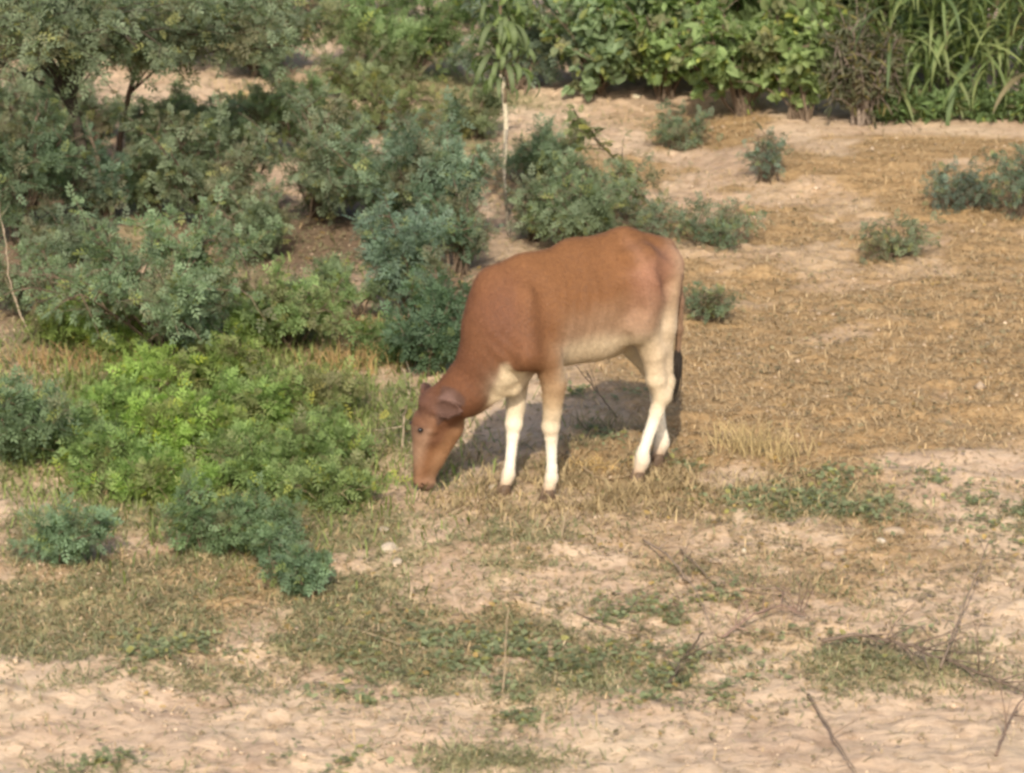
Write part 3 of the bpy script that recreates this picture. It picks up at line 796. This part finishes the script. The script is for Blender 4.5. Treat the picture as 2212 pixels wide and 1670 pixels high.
LOWS = [
    ((150, 1220), (150, 1140, 90, 75), (0.165, .225, .14), 700, 'small bluish round shrub standing alone at lower left'),
    ((460, 1185), (470, 1110, 120, 70), (0.16, .215, .115), 800, 'grey green shrub at the lower tip of the herb patch'),
    ((570, 1190), (560, 1130, 80, 60), (0.16, .215, .12), 500, 'grey green shrub leading to the creeping tip'),
    ((665, 1285), (645, 1225, 60, 55), (0.165, .225, .14), 450, 'bluish creeping shrub tip lowest in the herb patch'),
    ((600, 1225), (600, 1180, 50, 40), (0.16, .215, .125), 280, 'small sprig between the two lowest shrubs'),
]
for i, (b, c, col, n, lab) in enumerate(LOWS):
    shrub('low_shrub', lab, 'shrub', b, c, int(n * 1.7), col, 'fine', .042, 80 + i, 12, .85, 'low shrubs at lower left', .006)
RIGHTS = [
    ((1470, 325), (1470, 280, 70, 38), (0.150, 0.187, 0.121), 350, 'small shrub on the sand under the broad leaved bushes'),
    ((1655, 385), (1648, 330, 40, 48), (0.134, 0.174, 0.137), 260, 'slim upright shrub at the left end of the sandy track'),
    ((2080, 450), (2070, 405, 90, 42), (0.134, 0.167, 0.137), 450, 'low dark shrub left of the shrub cut by the right edge'),
    ((2205, 470), (2195, 375, 65, 85), (0.134, 0.174, 0.129), 600, 'upright shrub cut by the right edge'),
    ((1930, 560), (1935, 520, 75, 38), (0.166, 0.187, 0.121), 330, 'little shrub alone in the golden dry grass'),
    ((1545, 535), (1540, 490, 115, 42), (0.150, 0.193, 0.129), 500, 'wide low shrub right beside the calf\'s rump'),
    ((1525, 695), (1520, 655, 60, 32), (0.134, 0.167, 0.105), 260, 'small low shrub behind the calf\'s tail'),
    ((1380, 520), (1370, 470, 90, 45), (0.166, 0.193, 0.129), 300, 'low shrub showing just above the calf\'s hips'),
]
for i, (b, c, col, n, lab) in enumerate(RIGHTS):
    shrub('low_shrub', lab, 'shrub', b, c, int(n * 1.15), col, 'fine', .045, 100 + i, 16, .85, 'low shrubs on the sand', .005, clump_r=.6, yellow=.2)

# ------------------------------------------------------------------ bushes along the back
shrub('thorn_bush', 'grey green bush at the back above the sunny sand gap', 'bush', (560, 165), (560, 40, 200, 110), 2850, GREY, 'fine', 0.073, 121, 20, .6, 'bushes along the back')
shrub('thorn_bush', 'bright green bush at the back left of the sapling', 'bush', (880, 185), (850, 70, 190, 110), 3040, (0.180, 0.232, 0.105), 'fine', 0.066, 122, 20, .6, 'bushes along the back')
shrub('thorn_bush', 'yellow green bush at the back behind the left tree trunks', 'bush', (320, 150), (330, 30, 140, 100), 1710, (0.226, 0.258, 0.097), 'fine', 0.073, 123, 16, .6, 'bushes along the back')
shrub('thorn_bush', 'grey green bush in the top left corner behind the tree', 'bush', (30, 130), (20, 10, 240, 110), 2280, GREY, 'fine', 0.073, 124, 12, .6, 'bushes along the back')
shrub('thorn_bush', 'feathery grey bush behind the sapling', 'bush', (1120, 195), (1130, 80, 130, 130), 2090, (0.166, 0.199, 0.153), 'fine', 0.073, 125, 16, .6, 'bushes along the back')
shrub('thorn_bush', 'tall dark bush far behind the gap in the bushes', 'bush', (760, 60), (700, -80, 600, 130), 4180, DEEP, 'fine', 0.086, 126, 20, .4, 'bushes along the back')
shrub('broadleaf_bush', 'broad leaved green bush right of the sapling', 'bush', (1290, 205), (1290, 80, 140, 120), 2100, (0.175, 0.220, 0.120), 'broad', .072, 131, 18, .7, 'broad leaved bushes along the back', hang=.2, stem_r=.014)
shrub('broadleaf_bush', 'broad leaved bush with dark gaps at the top centre', 'bush', (1440, 215), (1430, 70, 130, 130), 2100, (0.175, 0.228, 0.089), 'broad', .072, 132, 18, .7, 'broad leaved bushes along the back', hang=.2, stem_r=.014)
shrub('broadleaf_bush', 'light green broad leaved bush overhanging a dark hollow', 'bush', (1600, 250), (1590, 110, 150, 90), 2100, (0.207, 0.261, 0.110), 'broad', .072, 133, 18, .7, 'broad leaved bushes along the back', hang=.2, stem_r=.014, shift=-.1)
shrub('broadleaf_bush', 'broad leaved bush touching the dry brown bush', 'bush', (1730, 258), (1710, 110, 110, 120), 1700, (0.198, 0.244, 0.100), 'broad', .072, 134, 16, .7, 'broad leaved bushes along the back', hang=.2, stem_r=.014)
shrub('broadleaf_bush', 'tall dark bush rising behind the broad leaved bushes', 'bush', (1560, 150), (1550, -40, 380, 150), 2200, (0.146, 0.187, 0.079), 'broad', .15, 135, 18, .5, 'broad leaved bushes along the back', hang=.2, stem_r=.018)
shrub('broadleaf_bush', 'dim leafy bush showing above the dry brown bush', 'bush', (1880, 180), (1880, 20, 150, 150), 1800, (0.159, 0.190, 0.086), 'broad', .10, 136, 18, .5, 'broad leaved bushes along the back', hang=.2, stem_r=.014)
# dry brown bush with hanging dead leaves
shrub('dry_bush', 'dry brown bush with bare grey stems between green bush and canes', 'bush', (1860, 268), (1850, 130, 95, 130), 1500, (0.115, .115, .07), 'lance', .075, 141, 30, .7, None, hang=.35, stem_r=.014, barkc=(0.16, 0.125, 0.095), yellow=.25)

# cane plants with long arching leaves, each leaf a piece of its own -------------------------------
def blade_mesh(name, L, w, droop, twist, col, seed):
    rng = np.random.default_rng(seed); n = 11; t = np.linspace(0, 1, n)
    ang = .95 - droop * t ** 1.3
    dx = np.cos(ang); dz = np.sin(ang); x = np.concatenate([[0], np.cumsum((dx[1:] + dx[:-1]) / 2)]) / (n - 1) * L; z = np.concatenate([[0], np.cumsum((dz[1:] + dz[:-1]) / 2)]) / (n - 1) * L
    ww = w * np.sin(np.clip(t * .93 + .07, 0, 1) * math.pi) ** .55 * .5; ww[-1] = .001
    tw = twist * t
    c = np.stack([x, np.zeros(n), z], -1); s = np.stack([np.zeros(n), np.cos(tw), np.sin(tw)], -1); nrm_ = np.stack([-dz, np.zeros(n), dx], -1)
    Vv = np.concatenate([c + s * ww[:, None] + nrm_ * ww[:, None] * .35, c, c - s * ww[:, None] + nrm_ * ww[:, None] * .35])
    i = np.arange(n - 1)
    f = np.concatenate([np.stack([i, i + 1, n + i + 1, n + i], -1), np.stack([n + i, n + i + 1, 2 * n + i + 1, 2 * n + i], -1)])
    cc = np.tile(np.array(col), (3 * n, 1)) * rng.normal(1, .06, (3 * n, 1)); cc[n:2 * n] = cc[n:2 * n] * np.array([1.25, 1.2, 1.3])
    me_o = mesh_np(name, Vv, f, M_leaf, cc, True); me = me_o.data; bpy.data.objects.remove(me_o); return me
rngc = np.random.default_rng(9)
BLADES = [blade_mesh('leaf', rngc.uniform(.50, .80), rngc.uniform(.020, .036), rngc.uniform(1.4, 2.7), rngc.uniform(-.6, .6), np.array(((.150, .200, .075), (.135, .190, .078), (.175, .21, .080), (.16, .195, .07))[i % 4] if i < 11 else (.22, .19, .10)) * rngc.uniform(.75, 1.2), i) for i in range(12)]
CANE_LABELS = {}
def cane(u, v, h, nl, lab, seed):
    rng = np.random.default_rng(seed)
    g0 = ground_at(u, 272); y = g0[1] + v; P0 = np.array([g0[0], y, float(terrain(g0[0], y))])
    root = empty('cane_plant', P0); tag(root, lab, 'plant', 'cane plants at the upper right')
    lean = rng.normal(0, .08, 2)
    pts = np.array([[lean[0] * t * t, lean[1] * t * t, h * t - .03] for t in np.linspace(0, 1, 8)])
    tb = Tubes(); tb.add(pts, .016, .007, 7, (.13, .17, .05)); tb.build('stalk', M_leaf, root)
    for i in range(nl):
        t = .08 + .9 * (i + rng.random() * .6) / nl
        o = bpy.data.objects.new('leaf', BLADES[rng.integers(0, 12)]); COL.objects.link(o); o.parent = root
        o.location = (lean[0] * t * t, lean[1] * t * t, h * t)
        o.rotation_euler = (rng.normal(0, .12), rng.normal(.12, .3), (i % 2) * math.pi + rng.normal(0, .8) + seed)
        sC = rng.uniform(.75, 1.15); o.scale = (sC, sC, sC)
cu_ = [1925, 1965, 2010, 2050, 2095, 2140, 2180, 2225, 2270]
names_ = ['cane plant nearest to the dry brown bush', 'second cane plant from the dry brown bush, front row', 'third cane plant from the dry brown bush, front row', 'middle cane plant of the front row, over the shrub on the sand',
          'cane plant with leaves fanning just right of the row\'s middle', 'third cane plant from the right edge, front row', 'second cane plant from the right edge, front row', 'cane plant at the right edge of the front row', 'cane plant cut off by the right edge']
for i, u in enumerate(cu_):
    cane(u, .30 + .12 * (i % 2), 1.5 + .1 * (i % 3), 46, names_[i], 200 + i)
names_b = ['leftmost cane plant of the back row', 'second cane plant from left in the back row', 'third cane plant from left in the back row', 'fourth cane plant from left in the back row', 'fifth cane plant from left in the back row', 'rightmost cane plant of the back row']
for i in range(6):
    cane(1900 + 75 * i, .95 + .1 * (i % 2), 2.1, 14, names_b[i], 230 + i)
shrub('broadleaf_bush', 'dark leafy bush filling the gaps behind the canes', 'bush', (2060, 200), (2060, 30, 360, 200), 3400, (0.125, .175, .07), 'broad', .15, 240, 16, .35, 'broad leaved bushes along the back', shift=1.0)

for i, (u_, lab) in enumerate(((1935, 'leafy weed at the foot of the canes beside the dry brown bush'), (2030, 'leafy weed at the foot of the middle canes'), (2125, 'leafy weed at the foot of the canes right of their middle'), (2210, 'leafy weed at the foot of the canes by the right edge'))):
    shrub('low_shrub', lab, 'shrub', (u_, 262), (u_, 235, 60, 32), 500, (0.14, .19, .08), 'lance', .085, 160 + i, 12, .6, 'leafy weeds under the canes', .005, up=1.0)
# ------------------------------------------------------------------ sapling with the pale stem
def sapling():
    P0 = ground_at(1100, 510); k = metres_per_unit(P0)
    rng = np.random.default_rng(77)
    root = empty('sapling', P0); tag(root, 'thin sapling with pale sunlit stem and drooping leaves on top', 'tree')
    px = [(1100, 515), (1092, 430), (1088, 360), (1094, 285), (1090, 230), (1084, 170), (1082, 80), (1080, -20)]
    pts = np.array([[(u - 1100) * k, 0, (510 - v) * k / math.cos(PITCH)] for u, v in px])
    rr_ = np.array([.011, .009, .009, .013, .013, .012, .009, .006])
    tb = Tubes()
    for i_, j_, c_ in ((0, 3, (.25, .215, .165)), (2, 5, (.52, .45, .32)), (4, 7, (.16, .12, .075))):     # grey foot, sunlit length painted pale, dark upper bark
        ts = np.linspace(i_, j_, 10); f_ = np.arange(8)
        tb.add(np.stack([np.interp(ts, f_, pts[:, q_]) for q_ in range(3)], -1) + rng.normal(0, .0015, (10, 3)), np.interp(ts, f_, rr_) * (1.0 if i_ != 2 else 1.06), None, 8, c_)
    tb.build('stem', M_bark, root)
    tb = Tubes()
    for i in range(22):
        z = pts[4, 2] + .06 + (pts[-1, 2] + .05 - pts[4, 2]) * rng.random(); a_ = i * 2.4; p0 = np.array([np.interp(z, pts[:, 2], pts[:, 0]), 0, z])
        tb.add(np.array([p0, p0 + np.array([.06 * math.cos(a_), .06 * math.sin(a_), .03]), p0 + np.array([.12 * math.cos(a_), .12 * math.sin(a_), .03])]), .004, .0015, 4, (.14, .13, .06), False)
    tb.build('side_shoots', M_bark, root)['kind'] = 'stuff'
    lm = [blade_mesh('leaf', .20, .034, 2.9, .3, (.15, .195, .08), 300), blade_mesh('leaf', .17, .040, 3.2, -.3, (.185, .245, .085), 301), blade_mesh('leaf', .25, .030, 2.7, .1, (.125, .16, .07), 302)]
    for i in range(130):
        t = rng.uniform(.0, 1) ** .8; z = pts[4, 2] + .06 + (pts[-1, 2] + .05 - pts[4, 2]) * t
        o = bpy.data.objects.new('leaf', lm[rng.integers(0, 3)]); COL.objects.link(o); o.parent = root
        a_ = i * 2.4; q_ = rng.uniform(0, .11); o.location = (np.interp(z, pts[:, 2], pts[:, 0]) + q_ * math.cos(a_), q_ * math.sin(a_), z + .3 * q_); o.rotation_euler = (rng.normal(0, .3), rng.normal(.45, .3), a_); s_ = rng.uniform(.7, 1.1); o.scale = (s_, s_, s_)
sapling()

# ------------------------------------------------------------------ bare twigs, leaning stems and fallen branches
def twig(name, label, path, r, seed, col=(.16, .12, .085), side=0, leaves=0, lcol=GREY, lying=False, group=None, side_len=.2):
    """path: (u, v, height in metres above the ground point at u, v of the first point, or lying on the ground)"""
    rng = np.random.default_rng(seed); P0 = ground_at(path[0][0], path[0][1]); k = metres_per_unit(P0)
    if lying:
        W_ = np.array([ground_at(u, v) + np.array([0, 0, h + r]) for u, v, h in path])
    else:
        W_ = np.array([P0 + np.array([(u - path[0][0]) * k, dy, (path[0][1] - v) * k / math.cos(PITCH)]) for u, v, dy in path]); W_[0, 2] -= .03
    m = len(W_); ts = np.linspace(0, m - 1, 5 * m)
    pp = np.stack([np.interp(ts, np.arange(m), W_[:, i]) for i in range(3)], -1)
    pp = wobble(pp, rng, r * .5)
    root = empty(name, P0); tag(root, label, 'branch' if lying else 'twig', group)
    tb = Tubes(); tb.add(pp, r, r * .35, 6, col); tb.build('stem', M_bark, root, off=P0)
    lp, ld = [], []
    if side:
        tb = Tubes()
        for i in range(side):
            j = rng.integers(len(pp) // 6, len(pp) - 1); a = pp[j]
            td = norm(norm(pp[min(j + 1, len(pp) - 1)] - pp[j - 1]) * .8 + rng.normal(0, .7, 3) + np.array([0, 0, .25]))
            L = side_len * rng.uniform(.4, 1.2); b = a + td * L
            b[2] = max(b[2], float(terrain(b[0], b[1])) + .01)
            tw = wobble(bezier(a, (a + b) / 2 + rng.normal(0, .02, 3), b, 5), rng, .004)
            tb.add(tw, r * .45, r * .12, 4, np.array(col) * rng.uniform(.8, 1.4), False)
            for s2 in range(2):
                c = tw[rng.integers(1, 4)]; d = c + norm(rng.normal(0, 1, 3) + td * .6) * L * .45; d[2] = max(d[2], float(terrain(d[0], d[1])) + .006)
                tb.add(np.array([c, (c + d) / 2 + rng.normal(0, .006, 3), d]), r * .22, r * .08, 3, np.array(col) * rng.uniform(.8, 1.4), False)
            lp.append(tw[1:]); 
        tb.build('side_twigs', M_bark, root, off=P0)['kind'] = 'stuff'
    if leaves:
        src = np.concatenate(lp + [pp[len(pp) // 4:]]); pos = src[rng.integers(0, len(src), leaves)] + rng.normal(0, .012, (leaves, 3))
        v, f, nv = place('ovate', pos - P0, rng.normal(0, 1, (leaves, 3)), np.array([0, 0, 1.0]) + rng.normal(0, .5, (leaves, 3)), rng.uniform(.03, .06, leaves))
        tag(mesh_np('foliage', v, f, M_leaf, np.repeat(leaf_colors(rng, leaves, lcol), nv, axis=0), False, root), kind='stuff')
twig('leaning_twig', 'dark leaning twig with few leaves pointing up left behind the calf\'s hips', [(1430, 480, 0), (1400, 440, 0), (1330, 350, .02), (1270, 290, .03), (1245, 262, .03)], .010, 401, (.10, .08, .05), 9, 130, OLIVE)
twig('leaning_twig', 'pale thin bare stem leaning up along the left edge', [(78, 735, 0), (45, 680, 0), (24, 600, 0), (20, 500, 0)], .006, 402, (.38, .30, .21), 2, 0)
twig('leaning_twig', 'pale bare twig standing in front of the calf\'s forehead', [(868, 975, 0), (872, 900, 0), (884, 850, 0), (870, 795, 0)], .006, 403, (.36, .29, .20), 6, 25, OLIVE, side_len=.14)
twig('leaning_twig', 'thin dark stick leaning in the shade under the calf\'s belly', [(1345, 905, 0), (1300, 860, 0), (1240, 790, .02)], .005, 404, (.13, .10, .07), 3, 0)
twig('leaning_twig', 'thin upright dry stem on the litter below the calf\'s front feet', [(1085, 1500, 0), (1090, 1420, 0), (1098, 1310, 0)], .004, 405, (.34, .26, .17), 2, 0, side_len=.1)
twig('leaning_twig', 'short pale dry stem just below the calf\'s near front foot', [(1210, 1165, 0), (1218, 1120, 0), (1235, 1080, 0)], .004, 406, (.36, .28, .18), 1, 0, side_len=.1)
twig('fallen_branch', 'dark thorny fallen branch lying across the lower right', [(1775, 1405, .03), (1850, 1400, .05), (1960, 1420, .04), (2080, 1460, .03), (2211, 1510, .02), (2330, 1540, .02)], .009, 411, (.15, .11, .08), 26, 0, lying=True, group='fallen branches', side_len=.32)
twig('fallen_branch', 'short dark twig standing out below the centre right litter', [(1440, 1490, .0), (1475, 1445, .03), (1520, 1400, .06)], .009, 412, (.10, .075, .05), 4, 0, lying=True, group='fallen branches')
twig('fallen_branch', 'thin straight stick lying at the bottom edge right of centre', [(1745, 1510, .01), (1790, 1590, .02), (1850, 1690, .02)], .007, 413, (.22, .16, .11), 2, 0, lying=True, group='fallen branches', side_len=.1)
twig('fallen_branch', 'thin grey stick lying diagonally right of the litter', [(1470, 1200, .02), (1520, 1250, .02), (1585, 1320, .01)], .006, 414, (.20, .15, .10), 5, 0, lying=True, group='fallen branches', side_len=.14)
twig('fallen_branch', 'thin pinkish twig pile left of the thorny branch', [(1560, 1390, .02), (1620, 1360, .05), (1690, 1330, .04), (1740, 1350, .03)], .006, 415, (.24, .16, .12), 14, 0, lying=True, group='fallen branches', side_len=.2)
twig('fallen_branch', 'curved pale stick lying between the calf\'s front and hind feet', [(1225, 985, .01), (1245, 1015, .02), (1300, 1045, .01), (1360, 1035, .01)], .008, 416, (.26, .19, .11), 3, 0, lying=True, group='fallen branches', side_len=.1)
twig('fallen_branch', 'bare bent twig at the lower right corner', [(2150, 1640, .01), (2190, 1560, .05), (2230, 1530, .08)], .006, 417, (.20, .14, .10), 4, 0, lying=True, group='fallen branches')
twig('fallen_branch', 'thin twig rising above the right end of the thorny branch', [(2030, 1460, .03), (2080, 1380, .14), (2130, 1290, .22)], .006, 418, (.20, .15, .105), 8, 0, lying=True, group='fallen branches', side_len=.2)
twig('fallen_branch', 'pale stick lying on the green litter left of centre', [(760, 1365, .01), (850, 1400, .02), (960, 1450, .01)], .005, 419, (.27, .21, .13), 4, 0, lying=True, group='fallen branches', side_len=.12)

twig('fallen_branch', 'bare thin twig arching over the sand left of the twig pile', [(1390, 1180, .02), (1440, 1230, .06), (1500, 1300, .05), (1540, 1380, .02)], .005, 420, (.24, .18, .13), 9, 0, lying=True, group='fallen branches', side_len=.2)
twig('fallen_branch', 'loose brown twigs right above the twig pile', [(1600, 1280, .02), (1680, 1300, .05), (1760, 1360, .03)], .005, 421, (.23, .17, .12), 12, 0, lying=True, group='fallen branches', side_len=.22)
twig('fallen_branch', 'thin dark twig lying by the green weeds below centre', [(1240, 1330, .01), (1320, 1370, .02), (1420, 1390, .01)], .004, 422, (.15, .11, .08), 6, 0, lying=True, group='fallen branches', side_len=.14)
# ------------------------------------------------------------------ straw tufts
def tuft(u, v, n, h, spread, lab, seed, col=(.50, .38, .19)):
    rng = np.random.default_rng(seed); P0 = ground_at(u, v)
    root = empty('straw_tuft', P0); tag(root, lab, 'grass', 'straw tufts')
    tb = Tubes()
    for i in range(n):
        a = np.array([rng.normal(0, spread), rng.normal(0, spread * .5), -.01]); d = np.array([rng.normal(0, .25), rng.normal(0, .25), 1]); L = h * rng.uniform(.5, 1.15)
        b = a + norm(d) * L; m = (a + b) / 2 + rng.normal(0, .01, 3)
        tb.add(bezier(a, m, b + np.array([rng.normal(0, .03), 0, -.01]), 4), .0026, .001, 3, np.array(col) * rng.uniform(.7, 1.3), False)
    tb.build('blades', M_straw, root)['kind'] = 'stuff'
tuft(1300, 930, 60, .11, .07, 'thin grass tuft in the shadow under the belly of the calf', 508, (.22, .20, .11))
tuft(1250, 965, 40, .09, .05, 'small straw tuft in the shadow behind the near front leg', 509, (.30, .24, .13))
tuft(1640, 985, 150, .17, .10, 'tall pale straw tuft behind the calf\'s hind feet', 501)
tuft(1580, 960, 60, .12, .06, 'shorter straw tuft between hind feet and the tall tuft', 502)
tuft(1275, 1015, 80, .08, .06, 'golden straw tuft between front and hind feet', 503, (.48, .33, .14))
tuft(760, 800, 120, .14, .14, 'golden straw tuft amid the herbs left of the calf\'s neck', 504, (.40, .27, .12))
tuft(150, 790, 160, .12, .18, 'orange tan straw tuft at far left above the herbs', 505, (.42, .27, .13))
tuft(520, 215, 60, .16, .10, 'pale straw tuft in the sunny gap behind the left trees', 506)
tuft(700, 720, 80, .10, .10, 'small golden straw tuft under the yellow green shrub', 507, (.42, .30, .13))

# ------------------------------------------------------------------ stones and clods
def rock_template(seed):
    rng = np.random.default_rng(seed)
    v, f = ball((0, 0, 0), 1, 7)
    d = norm(v + rng.normal(0, .001, v.shape))
    bumps = norm(rng.normal(0, 1, (7, 3)))
    r = 1 + sum(rng.uniform(-.45, .25) * np.clip(d @ b, 0, 1) ** 3 for b in bumps)
    return v * r[:, None], f
ROCKS = [rock_template(i) for i in range(4)]
STONES = [
    (845, 1187, .045, (.58, .47, .34), 'pale flat stone lying below and left of the calf\'s muzzle'),
    (828, 1145, .022, (.50, .40, .30), 'small pale stone just above the pale flat stone'),
    (855, 1215, .028, (.50, .40, .29), 'tan stone touching the lower side of the pale flat stone'),
    (1062, 1055, .022, (.60, .50, .38), 'small whitish stone left of the far front hoof'),
    (1610, 1190, .018, (.62, .54, .40), 'tiny whitish stone on the bare sand at right'),
    (1545, 1215, .026, (.46, .35, .25), 'brown clod next to the thin grey stick'),
    (1790, 1225, .040, (.36, .26, .17), 'dark brown clod on the bare sand at right'),
    (1815, 1195, .030, (.38, .28, .19), 'smaller clod touching the dark brown clod'),
    (1930, 1150, .045, (.40, .30, .20), 'large brown clod right of the green ground cover'),
    (1900, 1170, .024, (.58, .48, .36), 'pale pebble left of the large brown clod'),
    (2040, 1180, .034, (.40, .30, .20), 'clod below the ground cover at the right edge'),
    (1375, 210, .030, (.62, .54, .38), 'pale stone in front of the broad leaved bushes'),
    (1950, 520, .026, (.58, .48, .34), 'pale stone beside the little shrub in the dry grass'),
    (1475, 1255, .034, (.33, .24, .16), 'dark clod left of the thin grey stick'),
    (1715, 1190, .032, (.40, .30, .20), 'clod between the whitish stone and the dark brown clod'),
    (625, 1140, .022, (.52, .38, .26), 'small tan stone above the creeping shrub tip'),
]
for i, (u, v, r, c, lab) in enumerate(STONES):
    P0 = ground_at(u, v); tv, tf = ROCKS[i % 4]
    rs = np.random.default_rng(600 + i)
    o = mesh_np('stone', tv * np.array([1.25, 1, .5]) * r, tf, M_stone, np.tile(np.array(c) * .8, (len(tv), 1)), True, None, P0 + np.array([0, 0, r * .12]))
    o.rotation_euler = (0, 0, rs.uniform(0, 6)); tag(o, lab, 'stone', 'stones and clods')

# ------------------------------------------------------------------ uncountable ground cover
def scatter(n, seed, weight):
    rng = np.random.default_rng(seed); xs_, ys_ = [], []; got = 0
    while got < n:
        y = rng.uniform(-3.7, 10.8, n * 3); x = rng.uniform(-1, 1, n * 3) * (2.25 + (y + 3.7) * .155)
        # fewer pieces far off, where they are too small to see
        w = weight(x, y) * np.clip(15.0 / (y + 15.2), 0, 1.3) ** 2
        ok = rng.random(n * 3) < w
        xs_.append(x[ok]); ys_.append(y[ok]); got += ok.sum()
    x = np.concatenate(xs_)[:n]; y = np.concatenate(ys_)[:n]
    return rng, x, y, terrain(x, y)
def surf(x, y):
    return terrain(x, y) + (0.032 * (fbm(x, y, 16, 3, 51) - 0.5) + 0.070 * np.maximum(fbm(x, y, 5.5, 3, 61) - 0.56, 0)) * (1 - 0.6 * np.exp(-(((x - 0.3) / 0.6) ** 2 + ((y + 0.05) / 0.4) ** 2)))
def blades(name, label, n, seed, weight, col, L, w, tilt, mat, cvar=.25):
    rng, x, y, _ = scatter(n, seed, weight)
    z = surf(x, y)
    p = np.stack([x, y, z], -1); a = rng.uniform(0, 2 * math.pi, n); el = np.clip(rng.normal(tilt, .3, n), .03, 1.5)
    d = np.stack([np.cos(a) * np.cos(el), np.sin(a) * np.cos(el), np.sin(el)], -1); sd = np.stack([-np.sin(a), np.cos(a), np.zeros(n)], -1)
    Ln = (L * rng.uniform(.4, 1.3, n))[:, None]; wd = (w * rng.uniform(.6, 1.3, n))[:, None]
    m = p + d * Ln * .55 + np.array([0, 0, .1]) * Ln; e = p + d * Ln + np.array([0, 0, -.12]) * Ln
    e[:, 2] = np.maximum(e[:, 2], z + .003)
    Vv = np.stack([p - sd * wd * .5, p + sd * wd * .5, m + sd * wd * .5, m - sd * wd * .5, e], 1).reshape(-1, 3)
    b = np.arange(n)[:, None] * 5
    cc = np.repeat(np.array(col) * rng.normal(1, cvar, (n, 1)).clip(.4, 1.8), 5, axis=0)
    o = mesh_np(name, Vv, [b + np.array([[0, 1, 2, 3]]), b + np.array([[3, 2, 4]])], mat, cc, False)
    tag(o, label, 'grass', kind='stuff'); return o
blades('dry_grass', 'short golden dry grass lying over the sand', 62000, 701, lambda x, y: zones(x, y)[1] * .9 + .02, (.37, .265, .145), .050, .0042, .25, M_straw, .26)
blades('green_grass', 'short olive green grass in patches on the sand', 60000, 702, lambda x, y: zones(x, y)[0] * .9, (.255, .25, .135), .045, .0046, .45, M_leaf)
blades('tall_green_grass', 'soft yellow green grass between the herbs on the left', 16000, 704, lambda x, y: (lambda u, v: np.exp(-(((u - 430) / 330) ** 2 + ((v - 920) / 170) ** 2)))(*picture_uv(x, y)), (.22, .26, .085), .10, .006, .8, M_leaf)
blades('litter_straw', 'pale straw litter scattered among the green grass', 18000, 703, lambda x, y: .5 * zones(x, y)[0] + .3 * zones(x, y)[1] + .05, (.40, .31, .19), .05, .0040, .10, M_straw)
blades('straggling_grass', 'loose dry blades around the feet of the calf', 5200, 705, lambda x, y: np.exp(-(((x - .3) / .75) ** 2 + ((y + .05) / .35) ** 2)) * (.2 + .8 * sstep(fbm(x, y, 4.5, 3, 95), .42, .6)), (.34, .255, .135), .075, .0042, .55, M_straw, .28)
# ground-hugging weeds
def weeds(name, label, n, seed, blobs, col, size):
    def wt(x, y):
        u, v = picture_uv(x, y)
        return np.clip(sum(np.exp(-(((u - a) / c) ** 2 + ((v - b) / d) ** 2)) for a, b, c, d in blobs) * sstep(fbm(x, y, 5, 3, seed), .42, .60), 0, 1)
    rng, x, y, _ = scatter(n, seed, wt)
    p = np.stack([x, y, surf(x, y) + rng.uniform(.004, .030, n)], -1)
    a = rng.uniform(0, 6.28, n); dd = np.stack([np.cos(a), np.sin(a), rng.normal(.25, .25, n)], -1)
    v, f, nv = place('ovate', p, dd, np.array([0, 0, 1.0]) + rng.normal(0, .35, (n, 3)), rng.uniform(.6, 1.3, n) * size)
    v[:, 2] = np.maximum(v[:, 2], surf(v[:, 0], v[:, 1]) + .003)
    tag(mesh_np(name, v, f, M_leaf, np.repeat(leaf_colors(rng, n, col), nv, axis=0), False), label, 'ground cover', kind='stuff')
weeds('creeping_weed', 'green creeping weed spread over the sand', 5000, 711,
      [(1560, 1070, 80, 25), (1740, 1095, 130, 35), (1850, 1110, 60, 25), (2150, 1110, 90, 45), (2010, 1050, 60, 22), (1800, 1025, 50, 22), (1890, 1035, 25, 15), (1440, 1340, 160, 60), (1400, 1470, 180, 40),
       (1130, 1530, 60, 30), (740, 1520, 70, 20), (350, 1420, 120, 40), (250, 1655, 110, 20), (700, 1640, 80, 20), (1000, 1400, 220, 50), (1900, 1370, 80, 30), (1450, 1010, 60, 15), (1300, 920, 60, 45), (1240, 870, 30, 25), (1370, 900, 30, 25)], (.20, .215, .125), .024)
weeds('leaf_litter', 'small brown and olive dead leaves under the shrubs', 6500, 712,
      [(1880, 1200, 350, 130), (1900, 700, 350, 250), (1500, 1350, 200, 120), (400, 700, 500, 300), (1000, 1350, 600, 150), (900, 450, 500, 200), (1700, 1300, 350, 150), (1560, 1000, 120, 30)], (.23, .18, .115), .022)
# gravel
def gravel(n, seed):
    rng, x, y, _ = scatter(n, seed, lambda x, y: .25 + .5 * sstep(fbm(x, y, 2.2, 3, 91), .45, .65))
    r = .006 * np.exp(rng.normal(0, .45, n))
    oc = np.array([[1, 0, 0], [0, 1, 0], [-1, 0, 0], [0, -1, 0], [0, 0, .7], [0, 0, -.7]], float)
    v = np.stack([x, y, surf(x, y) + r * .2], -1)[:, None, :] + (oc[None] * rng.uniform(.6, 1.3, (n, 6, 1))) * r[:, None, None]
    ft = np.array([[0, 1, 4], [1, 2, 4], [2, 3, 4], [3, 0, 4], [1, 0, 5], [2, 1, 5], [3, 2, 5], [0, 3, 5]])
    f = (np.arange(n)[:, None, None] * 6 + ft[None]).reshape(-1, 3)
    c = np.repeat(np.array((.44, .33, .225)) * rng.normal(1, .16, (n, 1)).clip(.5, 1.5), 6, axis=0)
    tag(mesh_np('gravel', v.reshape(-1, 3), f, M_stone, c, False), 'tan gravel and crumbs of soil strewn over the sand', 'gravel', kind='stuff')
gravel(7000, 721)
